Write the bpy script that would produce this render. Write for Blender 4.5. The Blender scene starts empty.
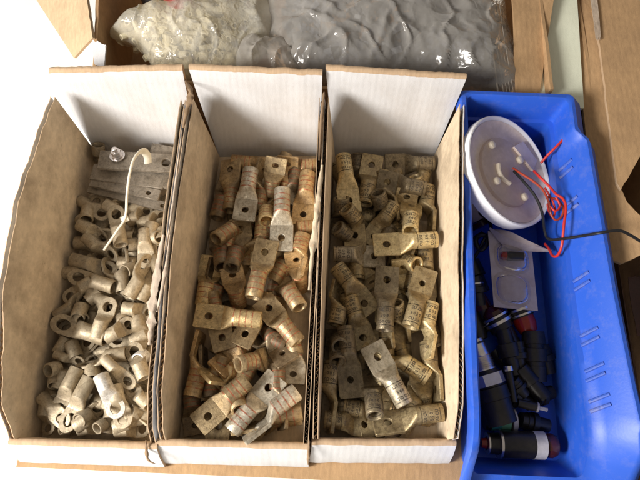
import bpy, bmesh, math, random
from mathutils import Vector, Matrix, noise
random.seed(7)
SC = bpy.context.scene
COL = SC.collection
# ------------------------------------------------------------------ camera (lengths are written in centimetres, S turns them into metres)
S = 0.01
F, PITCH, ROLL, CH = 600.0, 0.38, 0.04, 74.0
FW = Vector((0, math.sin(PITCH), -math.cos(PITCH))); UP0 = Vector((0, math.cos(PITCH), math.sin(PITCH))); RT0 = Vector((1, 0, 0))
RT = math.cos(ROLL)*RT0 + math.sin(ROLL)*UP0
UP = -math.sin(ROLL)*RT0 + math.cos(ROLL)*UP0
cd = bpy.data.cameras.new('camera'); cam = bpy.data.objects.new('camera', cd); COL.objects.link(cam)
m = Matrix((RT, UP, -FW)).transposed().to_4x4(); m.translation = Vector((0, 0, CH*S)); cam.matrix_world = m
cd.lens = F/640*36; cd.sensor_width = 36; cd.clip_start = 0.01; cd.clip_end = 100
SC.camera = cam
# ------------------------------------------------------------------ light: a room near an open door
W = bpy.data.worlds.new('World'); SC.world = W; W.use_nodes = True
bg = W.node_tree.nodes['Background']; bg.inputs[0].default_value = (1.0, 0.90, 0.78, 1); bg.inputs[1].default_value = 0.27
def area(name, loc, direction, size, size_y, power, color):
    l = bpy.data.lights.new(name, 'AREA'); l.shape = 'RECTANGLE'; l.size = size; l.size_y = size_y; l.energy = power; l.color = color
    o = bpy.data.objects.new(name, l); COL.objects.link(o); o.location = loc
    o.rotation_euler = Vector(direction).to_track_quat('-Z', 'Y').to_euler(); return o
KD = Vector((0.76, 0.42, -0.56)).normalized()
area('doorway_light', Vector((0, .25, .08)) - KD*1.5, KD, .42, .46, 41, (1.0, .97, .93))
area('room_light', (-1.2, -1.7, .95), (.6, 1, -.45), 1.3, .7, 18, (1.0, .93, .84))
vs = SC.view_settings; vs.view_transform = 'Standard'; vs.look = 'None'; vs.gamma = 1; vs.exposure = 0
SC.render.engine = 'CYCLES'; SC.cycles.max_bounces = 8; SC.cycles.transparent_max_bounces = 24

def at(px, py, z):
    d = FW + RT*((px-320)/F) - UP*((py-240)/F)
    return Vector((0, 0, CH)) + d*((z-CH)/d.z)
# ------------------------------------------------------------------ helpers
def tag(o, label=None, cat=None, group=None, kind=None):
    for k, v in (('label', label), ('category', cat), ('group', group), ('kind', kind)):
        if v: o[k] = v
    return o
def finish(me, smooth=True, ang=35):
    if smooth:
        me.polygons.foreach_set('use_smooth', [True]*len(me.polygons)); me.set_sharp_from_angle(angle=math.radians(ang))
    me.update(); return me
def mesh(name, verts, faces, mats, mi=None, smooth=True, ang=35, norm=True):
    me = bpy.data.meshes.new(name); me.from_pydata([tuple(v) for v in verts], [], faces)
    for x in mats: me.materials.append(x)
    if mi: me.polygons.foreach_set('material_index', mi)
    if norm:
        bm = bmesh.new(); bm.from_mesh(me); bmesh.ops.recalc_face_normals(bm, faces=bm.faces); bm.to_mesh(me); bm.free()
    return finish(me, smooth, ang)
def link(name, me, parent=None, loc=None):
    o = bpy.data.objects.new(name, me); COL.objects.link(o)
    if parent: o.parent = parent
    elif me is not None:
        c = Vector(loc) if loc is not None else None
        if c is None:                                   # the base centre of the mesh becomes the origin
            xs = [v.co for v in me.vertices]
            c = Vector(((min(v.x for v in xs)+max(v.x for v in xs))/2, (min(v.y for v in xs)+max(v.y for v in xs))/2, min(v.z for v in xs)))
            me.transform(Matrix.Translation(-c))
        o.location = c*S; o.scale = (S, S, S)
    return o
def empty(name, loc=(0, 0, 0)):
    o = bpy.data.objects.new(name, None); COL.objects.link(o); o.empty_display_size = .02
    o.location = Vector(loc)*S; o.scale = (S, S, S); return o
class MB:
    def __init__(s): s.v = []; s.f = []; s.m = []
    def add(s, vs_, fs, mi=0):
        n = len(s.v); s.v += [Vector(v) for v in vs_]; s.f += [tuple(i+n for i in f) for f in fs]; s.m += [mi]*len(fs)
    def loops(s, loops, mi=0, close=True, cap0=False, cap1=False, mis=None):
        k = len(loops[0]); n = len(s.v)
        for l in loops: s.v += [Vector(p) for p in l]
        for a in range(len(loops)-1):
            for i in range(k if close else k-1):
                j = (i+1) % k
                s.f.append((n+a*k+i, n+a*k+j, n+(a+1)*k+j, n+(a+1)*k+i)); s.m.append(mis[a] if mis else mi)
        if cap0: s.f.append(tuple(n+i for i in range(k))); s.m.append(mi)
        if cap1: s.f.append(tuple(n+(len(loops)-1)*k+i for i in range(k))); s.m.append(mis[-1] if mis else mi)
    def box(s, a, b, mi=0, M=None):
        x0, y0, z0 = a; x1, y1, z1 = b
        p = [(x0,y0,z0),(x1,y0,z0),(x1,y1,z0),(x0,y1,z0),(x0,y0,z1),(x1,y0,z1),(x1,y1,z1),(x0,y1,z1)]
        if M: p = [M @ Vector(q) for q in p]
        s.add(p, [(0,3,2,1),(4,5,6,7),(0,1,5,4),(1,2,6,5),(2,3,7,6),(3,0,4,7)], mi)
    def tube(s, pts, r, n=10, mi=0, flat=1.0):
        pts = [Vector(p) for p in pts]; loops = []; up = Vector((0.3, 0.2, 1)).normalized()
        for i, p in enumerate(pts):
            t = (pts[min(i+1, len(pts)-1)] - pts[max(i-1, 0)]).normalized()
            a = (up - t*up.dot(t)); a = a.normalized() if a.length > 1e-3 else t.orthogonal().normalized()
            up = a; b = t.cross(a); rr = r[i] if isinstance(r, (list, tuple)) else r
            loops.append([p + a*(math.cos(q)*rr*flat) + b*(math.sin(q)*rr) for q in [2*math.pi*k/n for k in range(n)]])
        s.loops(loops, mi, cap0=True, cap1=True)
    def lathe(s, prof, n=40, M=None, mi=0, mis=None, cap0=False, cap1=False):      # profile of (axis, radius), about x
        L = [[(x, r*math.cos(2*math.pi*k/n), r*math.sin(2*math.pi*k/n)) for k in range(n)] for x, r in prof]
        if M: L = [[M @ Vector(p) for p in l] for l in L]
        s.loops(L, mi, cap0=cap0, cap1=cap1, mis=mis)
    def me(s, name, mats, smooth=True, ang=35, norm=True):
        return mesh(name, s.v, s.f, mats, s.m, smooth, ang, norm)
    def build(s, name, mats, parent=None, **k):
        return link(name, s.me(name, mats if isinstance(mats, list) else [mats], **k), parent)
def spline(pts, n=8):
    pts = [Vector(p) for p in pts]; out = []
    for i in range(len(pts)-1):
        p0, p1, p2, p3 = pts[max(i-1, 0)], pts[i], pts[i+1], pts[min(i+2, len(pts)-1)]
        for k in range(n):
            t = k/n
            out.append(.5*((2*p1)+(p2-p0)*t+(2*p0-5*p1+4*p2-p3)*t*t+(3*p1-p0-3*p2+p3)*t**3))
    return out+[pts[-1]]
def lerp(a, b, t): return a+(b-a)*t
def interp(tab, x):
    if x <= tab[0][0]: return tab[0][1]
    for (a, u), (b, v) in zip(tab, tab[1:]):
        if x <= b: return lerp(u, v, (x-a)/(b-a))
    return tab[-1][1]
# ------------------------------------------------------------------ materials
def nt(name):
    mt = bpy.data.materials.new(name); mt.use_nodes = True; t = mt.node_tree
    return mt, t, t.nodes['Principled BSDF']
def N(t, typ, **k):
    n = t.nodes.new(typ)
    for a, v in k.items(): setattr(n, a, v)
    return n
def coords(t, scale=(1, 1, 1), world=False):
    tc = N(t, 'ShaderNodeTexCoord'); mp = N(t, 'ShaderNodeMapping'); mp.inputs['Scale'].default_value = scale
    t.links.new(tc.outputs['Object'], mp.inputs['Vector'])
    if world:                                            # a different patch of the pattern for every copy
        oi = N(t, 'ShaderNodeObjectInfo'); sc_ = N(t, 'ShaderNodeVectorMath', operation='SCALE'); sc_.inputs['Scale'].default_value = 700
        t.links.new(oi.outputs['Location'], sc_.inputs[0]); ad = N(t, 'ShaderNodeVectorMath', operation='ADD')
        t.links.new(mp.outputs[0], ad.inputs[0]); t.links.new(sc_.outputs[0], ad.inputs[1]); return ad.outputs[0], tc
    return mp.outputs[0], tc
def ns(t, vec, scale, detail=4, rough=.55):
    n = N(t, 'ShaderNodeTexNoise'); n.inputs['Scale'].default_value = scale; n.inputs['Detail'].default_value = detail; n.inputs['Roughness'].default_value = rough
    t.links.new(vec, n.inputs['Vector']); return n.outputs['Fac']
def ramp(t, fac, stops):
    r = N(t, 'ShaderNodeValToRGB'); e = r.color_ramp.elements
    while len(e) < len(stops): e.new(.5)
    for i, (p, c) in enumerate(stops): e[i].position = p; e[i].color = (*c, 1) if len(c) == 3 else c
    t.links.new(fac, r.inputs[0]); return r.outputs[0]
def mix(t, fac, a, b, mode='MIX'):
    mx = N(t, 'ShaderNodeMix', data_type='RGBA', blend_type=mode)
    for sck, v in ((mx.inputs['Factor'], fac), (mx.inputs[6], a), (mx.inputs[7], b)):
        if hasattr(v, 'is_linked') or hasattr(v, 'links'): t.links.new(v, sck)
        elif isinstance(v, (int, float)): sck.default_value = v
        else: sck.default_value = (*v, 1)
    return mx.outputs[2]
def bump(t, b, h, strength, dist):
    bp = N(t, 'ShaderNodeBump'); bp.inputs['Strength'].default_value = strength; bp.inputs['Distance'].default_value = dist
    t.links.new(h, bp.inputs['Height']); t.links.new(bp.outputs[0], b.inputs['Normal']); return bp
def sh(c, k): return tuple(max(0, min(1, x*k)) for x in c)
def plain(name, c, rough=.5, metal=0, var=.15, scale=1.5, bmp=.1, spec=None, dust=None, world=False):
    mt, t, b = nt(name); v, _ = coords(t, world=world)
    col = ramp(t, ns(t, v, scale), [(.3, sh(c, 1-var)), (.7, sh(c, 1+var))])
    if dust:
        col = mix(t, ramp(t, ns(t, v, scale*.6, 6, .7), [(.42, (0, 0, 0)), (.62, (.7, .7, .7))]), col, dust)
    t.links.new(col, b.inputs['Base Color']); b.inputs['Roughness'].default_value = rough; b.inputs['Metallic'].default_value = metal
    if spec is not None: b.inputs['Specular IOR Level'].default_value = spec
    if bmp: bump(t, b, ns(t, v, scale*8, 5), bmp, .0006)
    return mt
def cardboard(name, c, flute=None, stain=.35, dirt=(.16, .10, .06), rough=.85, amt=.16):
    mt, t, b = nt(name); v, _ = coords(t)
    fib, _ = coords(t, (1, .25, .25))
    col = ramp(t, ns(t, fib, 3.5, 6, .65), [(.3, sh(c, 1-amt)), (.7, sh(c, 1+amt*.7))])
    col = mix(t, ramp(t, ns(t, v, .22, 6, .65), [(.46, (0, 0, 0)), (.75, (stain, stain, stain))]), col, dirt)
    col = mix(t, ramp(t, ns(t, v, 1.3, 4, .7), [(.62, (0, 0, 0)), (.74, (stain*.8,)*3)]), col, dirt)
    t.links.new(col, b.inputs['Base Color']); b.inputs['Roughness'].default_value = rough; b.inputs['Specular IOR Level'].default_value = .25
    h = ns(t, v, 9, 5, .7)
    if flute:
        w = N(t, 'ShaderNodeTexWave'); w.bands_direction = flute; w.inputs['Scale'].default_value = .42; w.inputs['Distortion'].default_value = .6; w.inputs['Detail'].default_value = 1
        t.links.new(v, w.inputs['Vector']); a = N(t, 'ShaderNodeMath', operation='MULTIPLY_ADD'); t.links.new(w.outputs['Fac'], a.inputs[0]); a.inputs[1].default_value = .30; t.links.new(h, a.inputs[2]); h = a.outputs[0]
    bump(t, b, h, .35, .0008); return mt
M = {}
M['kraft'] = cardboard('kraft_liner', (.70, .56, .39), 'Y', stain=.55)
M['kraft_light'] = cardboard('kraft_light', (.50, .36, .22), 'Y', stain=.25)
M['white_liner'] = cardboard('white_liner', (.62, .61, .61), 'X', stain=.22, dirt=(.40, .33, .27), amt=.05)
M['kraft_edge'] = cardboard('kraft_edge', (.50, .35, .22), None, stain=.3)
M['torn'] = cardboard('torn_paper', (.56, .45, .35), None, stain=.6, dirt=(.25, .17, .11), amt=.3)
M['flute'] = cardboard('flute_paper', (.30, .20, .12), None, stain=.5)
M['brown_box'] = cardboard('brown_carton', (.46, .29, .15), 'X', stain=.3)
M['pale_board'] = cardboard('pale_board', (.78, .80, .64), None, stain=.1, dirt=(.4, .33, .2), amt=.06)
def lugmat(name, c, c2, metal=.75, rough=.42, bands=None, dustc=(.28, .22, .15), dust=.45):
    mt, t, b = nt(name); v, tc = coords(t, world=True)
    col = ramp(t, ns(t, v, .55, 5, .6), [(.33, c2), (.62, c)])
    col = mix(t, ramp(t, ns(t, v, 2.6, 5, .75), [(.46, (0, 0, 0)), (.66, (.75,)*3)]), col, sh(c2, .5))
    col = mix(t, ramp(t, ns(t, v, 7, 4, .8), [(.52, (0, 0, 0)), (.70, (.55,)*3)]), col, sh(c2, .45))
    dm = ramp(t, ns(t, v, .9, 6, .7), [(.40, (0, 0, 0)), (.65, (dust,)*3)])
    col = mix(t, dm, col, dustc)
    if bands:
        sx = N(t, 'ShaderNodeSeparateXYZ'); t.links.new(tc.outputs['Object'], sx.inputs[0])
        w = N(t, 'ShaderNodeMath', operation='PINGPONG'); ad = N(t, 'ShaderNodeMath', operation='ADD'); ad.inputs[1].default_value = bands[0]
        t.links.new(sx.outputs[0], ad.inputs[0]); t.links.new(ad.outputs[0], w.inputs[0]); w.inputs[1].default_value = bands[1]
        lt = N(t, 'ShaderNodeMath', operation='LESS_THAN'); t.links.new(w.outputs[0], lt.inputs[0]); lt.inputs[1].default_value = bands[2]
        g1 = N(t, 'ShaderNodeMath', operation='LESS_THAN'); t.links.new(sx.outputs[0], g1.inputs[0]); g1.inputs[1].default_value = bands[3]
        g2 = N(t, 'ShaderNodeMath', operation='GREATER_THAN'); t.links.new(sx.outputs[0], g2.inputs[0]); g2.inputs[1].default_value = bands[4]
        m1 = N(t, 'ShaderNodeMath', operation='MULTIPLY'); t.links.new(lt.outputs[0], m1.inputs[0]); t.links.new(g1.outputs[0], m1.inputs[1])
        m2 = N(t, 'ShaderNodeMath', operation='MULTIPLY'); t.links.new(m1.outputs[0], m2.inputs[0]); t.links.new(g2.outputs[0], m2.inputs[1])
        wear = ramp(t, ns(t, v, 1.6, 4, .7), [(.36, (.1,)*3), (.54, (.85,)*3)])
        m3 = N(t, 'ShaderNodeMath', operation='MULTIPLY'); t.links.new(m2.outputs[0], m3.inputs[0]); t.links.new(wear, m3.inputs[1])
        col = mix(t, m3.outputs[0], col, bands[5])
    t.links.new(col, b.inputs['Base Color'])
    mm = N(t, 'ShaderNodeMapRange'); t.links.new(dm, mm.inputs[0]); mm.inputs[1].default_value = 0; mm.inputs[2].default_value = dust; mm.inputs[3].default_value = metal; mm.inputs[4].default_value = metal*.35
    t.links.new(mm.outputs[0], b.inputs['Metallic'])
    rr = N(t, 'ShaderNodeMapRange'); t.links.new(ns(t, v, 3.5, 4), rr.inputs[0]); rr.inputs[1].default_value = .3; rr.inputs[2].default_value = .7; rr.inputs[3].default_value = rough-.1; rr.inputs[4].default_value = rough+.18
    t.links.new(rr.outputs[0], b.inputs['Roughness'])
    bump(t, b, ns(t, v, 7, 6, .65), .45, .0007); return mt
RB = (2.95, .36, .075, -.6, -3.4, (.36, .09, .045))
KB = (3.45, 1.05, .07, -.6, -3.6, (.035, .028, .02))
TINT = {  # clean to tarnished metal, with some of each lug's lighting put into its colour
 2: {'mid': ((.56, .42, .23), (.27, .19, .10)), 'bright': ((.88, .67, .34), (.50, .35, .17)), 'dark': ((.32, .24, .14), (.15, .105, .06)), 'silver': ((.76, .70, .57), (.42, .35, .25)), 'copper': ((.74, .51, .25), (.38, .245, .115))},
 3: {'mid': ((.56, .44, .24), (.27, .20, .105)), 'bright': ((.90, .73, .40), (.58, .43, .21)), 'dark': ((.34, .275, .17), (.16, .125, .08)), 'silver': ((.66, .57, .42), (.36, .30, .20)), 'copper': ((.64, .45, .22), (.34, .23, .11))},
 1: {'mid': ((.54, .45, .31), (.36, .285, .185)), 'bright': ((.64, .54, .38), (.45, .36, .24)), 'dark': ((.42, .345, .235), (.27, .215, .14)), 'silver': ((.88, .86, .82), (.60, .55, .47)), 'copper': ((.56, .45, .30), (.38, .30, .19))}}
LM = {}
for k, d in TINT.items():
    for n_, (a, c) in d.items():
        for part in ('barrel', 'palm'):
            bd = (RB if k == 2 else KB) if (part == 'barrel' and k != 1) else None
            LM[k, n_, part] = lugmat('lug_%s_%s' % (n_, part), a, c, metal=.55 if k == 1 else .72, rough=.48 if k == 1 else .36, bands=bd,
                                     dust=(.55 if k == 1 else .35), dustc=(.36, .29, .20) if k == 1 else (.20, .145, .09))
M['ink'] = plain('ink', (.055, .042, .03), .6, var=.2)
M['blue'] = plain('blue_plastic', (.030, .115, .62), .34, var=.10, scale=.5, bmp=.06, dust=None)
def blue_dusty(name, amt, c=(.030, .115, .62)):
    mt, t, b = nt(name); v, _ = coords(t)
    d = ramp(t, ns(t, v, .5, 8, .78), [(.50, (0, 0, 0)), (.85, (amt,)*3)])
    t.links.new(mix(t, d, c, (.36, .33, .34)), b.inputs['Base Color'])
    r = N(t, 'ShaderNodeMapRange'); t.links.new(d, r.inputs[0]); r.inputs[3].default_value = .42; r.inputs[4].default_value = .8
    t.links.new(r.outputs[0], b.inputs['Roughness']); bump(t, b, ns(t, v, 4, 5), .08, .001); return mt
M['blue'] = blue_dusty('blue_plastic', .25, (.022, .10, .56))
M['blue_rib'] = blue_dusty('scuffed_blue', .8, (.04, .10, .45))
M['lamp_white'] = plain('white_enamel', (.84, .82, .84), .25, var=.03, bmp=0)
M['lamp_inner'] = plain('dusty_plastic', (.78, .66, .60), .55, var=.10, scale=.6, dust=(.60, .49, .43))
M['lamp_base'] = plain('base_plastic', (.60, .48, .42), .6, var=.12, scale=.5, dust=(.44, .34, .28))
M['lamp_clip'] = plain('clip_plastic', (.80, .70, .56), .5, var=.1)
M['red_wire'] = plain('red_wire', (.50, .025, .018), .5, var=.1, bmp=0)
M['brown_wire'] = plain('brown_wire', (.34, .045, .02), .4, var=.1, bmp=0)
M['black_wire'] = plain('black_wire', (.012, .012, .014), .35, var=.1, bmp=0)
M['copper_wire'] = plain('bare_wire', (.75, .70, .62), .3, metal=1, var=.1, bmp=0)
M['black'] = plain('black_plastic', (.010, .009, .009), .38, var=.3, bmp=.1, dust=(.028, .022, .018))
M['chrome'] = plain('dull_chrome', (.72, .68, .66), .28, metal=1, var=.12, world=True)
M['lavender'] = plain('zinc_nut', (.55, .55, .68), .35, metal=.7, var=.1)
M['red_lens'] = plain('red_lens', (.26, .016, .010), .18, var=.15, bmp=0)
M['dark_red'] = plain('dark_red_lens', (.06, .012, .008), .2, var=.2, bmp=0)
M['teal'] = plain('teal_label', (.05, .30, .28), .5)
M['green_lb'] = plain('green_label', (.16, .42, .24), .5)
M['label_white'] = plain('white_label', (.46, .44, .46), .6)
M['card'] = plain('blister_card', (.50, .43, .43), .6, var=.08, scale=.8, dust=(.38, .30, .28))
M['zip'] = plain('nylon', (.76, .73, .62), .35, var=.04, bmp=.05)
M['tarnish'] = lugmat('tarnished_bar', (.36, .31, .25), (.22, .185, .14), metal=.6, rough=.5, dust=.5, dustc=(.25, .21, .16))
M['cream'] = plain('cream_plastic', (.86, .78, .56), .45, var=.12, scale=1.2)
M['grey_bits'] = plain('grey_plastic', (.06, .07, .10), .45, var=.6, scale=.25)
M['red'] = plain('red_plastic', (.75, .03, .06), .4)
def film(name, c, alpha, rough=.25, bs=.6, sc=.5, milk=.5, tl_=.35, crease=0):
    mt, t, b = nt(name); out = t.nodes['Material Output']; v, _ = coords(t)
    tr = N(t, 'ShaderNodeBsdfTransparent'); tr.inputs[0].default_value = (.96, .95, .93, 1)
    tl = N(t, 'ShaderNodeBsdfTranslucent'); tl.inputs[0].default_value = (*c, 1)
    b.inputs['Base Color'].default_value = (*c, 1); b.inputs['Roughness'].default_value = rough
    vo = N(t, 'ShaderNodeTexVoronoi', feature='DISTANCE_TO_EDGE'); vo.inputs['Scale'].default_value = sc*1.1; vo.inputs['Randomness'].default_value = 1
    dv = N(t, 'ShaderNodeVectorMath', operation='MULTIPLY_ADD'); nn_ = N(t, 'ShaderNodeTexNoise'); nn_.inputs['Scale'].default_value = sc*1.2; nn_.inputs['Detail'].default_value = 3
    t.links.new(v, nn_.inputs['Vector']); t.links.new(nn_.outputs['Color'], dv.inputs[0]); dv.inputs[1].default_value = (4, 4, 4); t.links.new(v, dv.inputs[2]); t.links.new(dv.outputs[0], vo.inputs['Vector'])
    hs = N(t, 'ShaderNodeMath', operation='MULTIPLY_ADD'); t.links.new(vo.outputs['Distance'], hs.inputs[0]); hs.inputs[1].default_value = crease; t.links.new(ns(t, v, sc*2, 5, .5), hs.inputs[2])
    bp = bump(t, b, hs.outputs[0], bs, .0016)
    m1 = N(t, 'ShaderNodeMixShader'); m1.inputs[0].default_value = tl_; t.links.new(b.outputs[0], m1.inputs[1]); t.links.new(tl.outputs[0], m1.inputs[2])
    m2 = N(t, 'ShaderNodeMixShader'); fr = N(t, 'ShaderNodeLayerWeight'); fr.inputs[0].default_value = .45; t.links.new(bp.outputs[0], fr.inputs['Normal'])
    mr = N(t, 'ShaderNodeMapRange'); t.links.new(fr.outputs['Facing'], mr.inputs[0]); mr.inputs[3].default_value = alpha; mr.inputs[4].default_value = min(1, alpha+milk)
    t.links.new(mr.outputs[0], m2.inputs[0]); t.links.new(tr.outputs[0], m2.inputs[1]); t.links.new(m1.outputs[0], m2.inputs[2])
    gl = N(t, 'ShaderNodeBsdfGlossy'); gl.inputs['Roughness'].default_value = .16; gl.inputs['Color'].default_value = (1, .98, .95, 1); t.links.new(bp.outputs[0], gl.inputs['Normal'])
    f2 = N(t, 'ShaderNodeFresnel'); f2.inputs['IOR'].default_value = 1.32; t.links.new(bp.outputs[0], f2.inputs['Normal']); m3 = N(t, 'ShaderNodeMixShader')
    t.links.new(f2.outputs[0], m3.inputs[0]); t.links.new(m2.outputs[0], m3.inputs[1]); t.links.new(gl.outputs[0], m3.inputs[2])
    t.links.new(m3.outputs[0], out.inputs['Surface']); return mt
M['film'] = film('clear_bag_film', (.82, .77, .70), .34, milk=.40, crease=3.2, sc=.22, rough=.14, bs=.9)
M['film_cream'] = film('bag_film', (.97, .94, .84), .45, milk=.3, rough=.22, tl_=.5, crease=2.2)
M['film_seam'] = film('seam_film', (.66, .60, .52), .45, milk=.3)
M['blister'] = film('blister_plastic', (.75, .70, .72), .16, rough=.12, milk=.5)
M['table'] = plain('pale_tabletop', (.90, .92, .88), .5, var=.03, scale=.2, bmp=.05)
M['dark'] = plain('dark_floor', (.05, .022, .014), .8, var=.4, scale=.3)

# ------------------------------------------------------------------ the setting
b_ = MB(); b_.box((-160, -60, -3.0), (34.5, 160, -.75)); tb = b_.build('table', M['table'])
tag(tb, kind='structure')
b_ = MB(); b_.box((-260, -160, -70), (260, 260, -69)); fl = b_.build('floor', M['dark']); tag(fl, kind='structure')
# the board under the trays
b_ = MB(); pts = [at(16, 467, -.1), at(150, 473, -.1), at(300, 479, -.1), at(475, 488, -.1)]
pts = [(p.x, p.y) for p in pts] + [(34.2, -.6), (34.2, 62), (-30, 62), (-33.5, 30)]
b_.add([(x, y, -.1) for x, y in pts]+[(x, y, -.7) for x, y in pts], [tuple(range(8)), tuple(range(15, 7, -1))]+[(i, (i+1) % 8, 8+(i+1) % 8, 8+i) for i in range(8)])
tag(b_.build('cardboard_sheet', [M['brown_box']], smooth=False), 'flat brown cardboard sheet lying under the parts trays with its edge showing below their lips', 'cardboard')

# ------------------------------------------------------------------ the three cardboard trays
def wall_prof(seed, tab):
    def z(y): return interp(tab, y) + .22*noise.noise(Vector((seed*9.1, y*.5, 0))) + .06*noise.noise(Vector((seed*3.3, y*2.1, 4)))
    return z
def tray(k, label, BL, BR, FL, FR, tBL, tBR, tFL, tFR, ltab, rtab, lbow, rbow):
    # corner x,y on the floor (z=0) and at z=14
    root = empty('parts_tray', ((BL[0]+BR[0])/2, (BL[1]+FL[1])/2, 0)); o0 = Vector(((BL[0]+BR[0])/2, (BL[1]+FL[1])/2, 0))
    tag(root, label, 'tray', 'white cardboard parts trays')
    def ln(b): b.v = [p-o0 for p in b.v]; return b
    def side(A0, A1, T0, T1, tab, seed, sgn, bow):
        zt = wall_prof(seed, tab); n = 130; th = .42
        y0, y1 = A0[1], A1[1]
        def X(y, z, off):
            v = (y-y0)/(y1-y0); x0 = lerp(A0[0], A1[0], v); x1 = lerp(T0[0], T1[0], v)
            return lerp(x0, x1, z/14) + interp(bow, y)*(z/14)**1.5 + off*sgn
        b = MB()
        inner, outer, rows = [], [], 5
        for lay, (o1, mi) in enumerate(((0, 0), (th, 1))):        # two liners, each with a real thickness
            for q, w in ((0, 0), (1, .05)):
                base = len(b.v)
                for i in range(n+1):
                    y = lerp(y0, y1, i/n); zz = zt(y) + (.10*noise.noise(Vector((seed, y*1.6, lay*5.0))))
                    for r in range(rows+1):
                        z = zz*r/rows; b.v.append(Vector((X(y, z, o1+(w if lay else -w)*1.6), y, z)))
                for i in range(n):
                    for r in range(rows):
                        a = base+i*(rows+1)+r; b.f.append((a, a+1, a+rows+2, a+rows+1)); b.m.append(mi if (q == 1 or lay == 0) else mi)
            # close the top edge between the liner's two faces
            s0 = base-(n+1)*(rows+1)
            for i in range(n):
                a = s0+i*(rows+1)+rows; c = base+i*(rows+1)+rows; b.f.append((a, c, c+rows+1, a+rows+1)); b.m.append(2)
            for e in (0, n):
                for r in range(rows):
                    a = s0+e*(rows+1)+r; c = base+e*(rows+1)+r; b.f.append((a, c, c+1, a+1)); b.m.append(2)
        p = ln(b).build('side_panel', [M['kraft'], M['white_liner'], M['kraft_edge']], root, ang=50, norm=False)
        b = MB(); nf = int((y1-y0)/.62)*8; base = 0                # fluting between the liners
        for i in range(nf+1):
            y = lerp(y0, y1, i/nf); ph = i/8*2*math.pi
            zz = zt(y)-.04-interp([(13, 0), (17, .55), (42, .7)], y)
            for z in (0, zz): b.v.append(Vector((X(y, z, th/2+.13*math.sin(ph)), y, z)))
        for i in range(nf): b.f.append((2*i, 2*i+1, 2*i+3, 2*i+2)); b.m.append(0)
        ln(b).build('fluting', M['flute'], p, norm=False)
        return X, zt
    XL, zl = side(FL, BL, tFL, tBL, ltab, k*2+1, -1, lbow)
    XR, zr = side(FR, BR, tFR, tBR, rtab, k*2+2, 1, rbow)
    # back panel, folded double, white on the face one sees
    b = MB(); n = 60; H = 16.3
    def yb(x, z):
        v = (x-BL[0])/(BR[0]-BL[0]); return lerp(lerp(BL[1], BR[1], v), lerp(tBL[1], tBR[1], v)+.25, z/14)
    loops = []
    for i in range(n+1):
        u = i/n; col = []
        for z, dy in ((0, 0), (5, 0), (10, .03), (14.0, 0), (15.95, .04), (16.2, .18), (16.3, .45), (16.2, .72), (15.9, .85), (9, .8), (0, .8)):
            x = lerp(lerp(BL[0], tBL[0]-.2, z/14), lerp(BR[0], tBR[0]+.2, z/14), u)
            w = .10*noise.noise(Vector((x*.5, z*.3, k)))+.05*noise.noise(Vector((x*2, 0, k)))*(z > 15)
            col.append(Vector((x, yb(x, z)+dy+w, z+(w if z > 15 else 0))))
        loops.append(col)
    b.loops(loops, 0, close=True, cap0=True, cap1=True, mis=[0]*n)
    K = 11
    for i in range(n):
        for j in range(K): b.m[i*K+j] = 2 if 4 <= j <= 8 else (0 if j < 4 else 1)
    b.m[-1] = 2; b.m[-2] = 2
    ln(b).build('back_panel', [M['white_liner'], M['kraft'], M['kraft_edge']], root, ang=50)
    # front lip: folded over, leaning
    b = MB(); loops = []
    for i in range(n+1):
        u = i/n; col = []
        for z, dy in ((0, .35), (3, .30), (4.7, .15), (5.0, .0), (5.08, -.30), (4.9, -.62), (4.6, -.78), (3.2, -1.45), (.6, -2.3), (.05, -2.3), (.05, -1.6), (0, -.2)):
            x = lerp(FL[0]-(1.5 if k != 3 else .9)-.25*(1-z/5), FR[0]+(.55 if k != 3 else 1.1)+.1*(1-z/5), u)
            yy = lerp(FL[1], FR[1], u)
            w = .07*noise.noise(Vector((x*.6, z*.5, k*3)))
            col.append(Vector((x, yy+dy+w, z+w*.6)))
        loops.append(col)
    b.loops(loops, 0, cap0=True, cap1=True); K = 12
    for i in range(n):
        for j in range(K): b.m[i*K+j] = 0 if 5 <= j <= 8 else (2 if 2 <= j < 5 else 1)
    b.m[-1] = 2; b.m[-2] = 2
    ln(b).build('front_lip', [M['white_liner'], M['kraft'], M['kraft_edge']], root, ang=50)
    b = MB(); q = [(FL[0]-.2, FL[1]), (FR[0]+.2, FR[1]), (BR[0]+.2, BR[1]), (BL[0]-.2, BL[1])]
    b.add([(x, y, .3) for x, y in q]+[(x, y, .02) for x, y in q], [(0, 1, 2, 3), (7, 6, 5, 4)]+[(i, (i+1) % 4, 4+(i+1) % 4, 4+i) for i in range(4)])
    ln(b).build('tray_floor', [M['kraft']], root, smooth=False)
    return root, o0, XL, XR, zl, zr
FULL = [(2.5, 4.2), (4.5, 7.2), (8, 9.4), (14, 10.8), (20, 12.6), (26, 13.6), (42, 14.0)]
LEFT = [(2.5, 5.0), (6, 8.6), (12, 10.4), (18, 12.4), (26, 13.8), (42, 14.0)]
Z0 = [(0, 0), (45, 0)]
t1 = tray(1, 'white cardboard tray filled with pale tinned ring lugs and a nylon tie', (-31.4, 40.8), (-17.2, 41.2), (-31.4, 2.9), (-17.3, 3.0),
          (-31.9, 42.2), (-17.1, 43.2), (-33.2, 2.9), (-17.6, 3.0), LEFT, FULL, [(3, -.3), (10, -.9), (16, -1.2), (24, -.9), (30, -.9), (36, -.5), (42, 0)], [(3, 0), (10, .1), (24, .1), (42, 0)])
t2 = tray(2, 'white cardboard tray filled with copper lugs carrying red bands', (-14.5, 41.3), (-.5, 42.2), (-15.5, 3.4), (-.9, 3.6),
          (-15.7, 43.3), (-.7, 43.4), (-16.4, 3.4), (-.8, 3.6), FULL, FULL, Z0, [(3, 0), (20, .1), (42, 0)])
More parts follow.
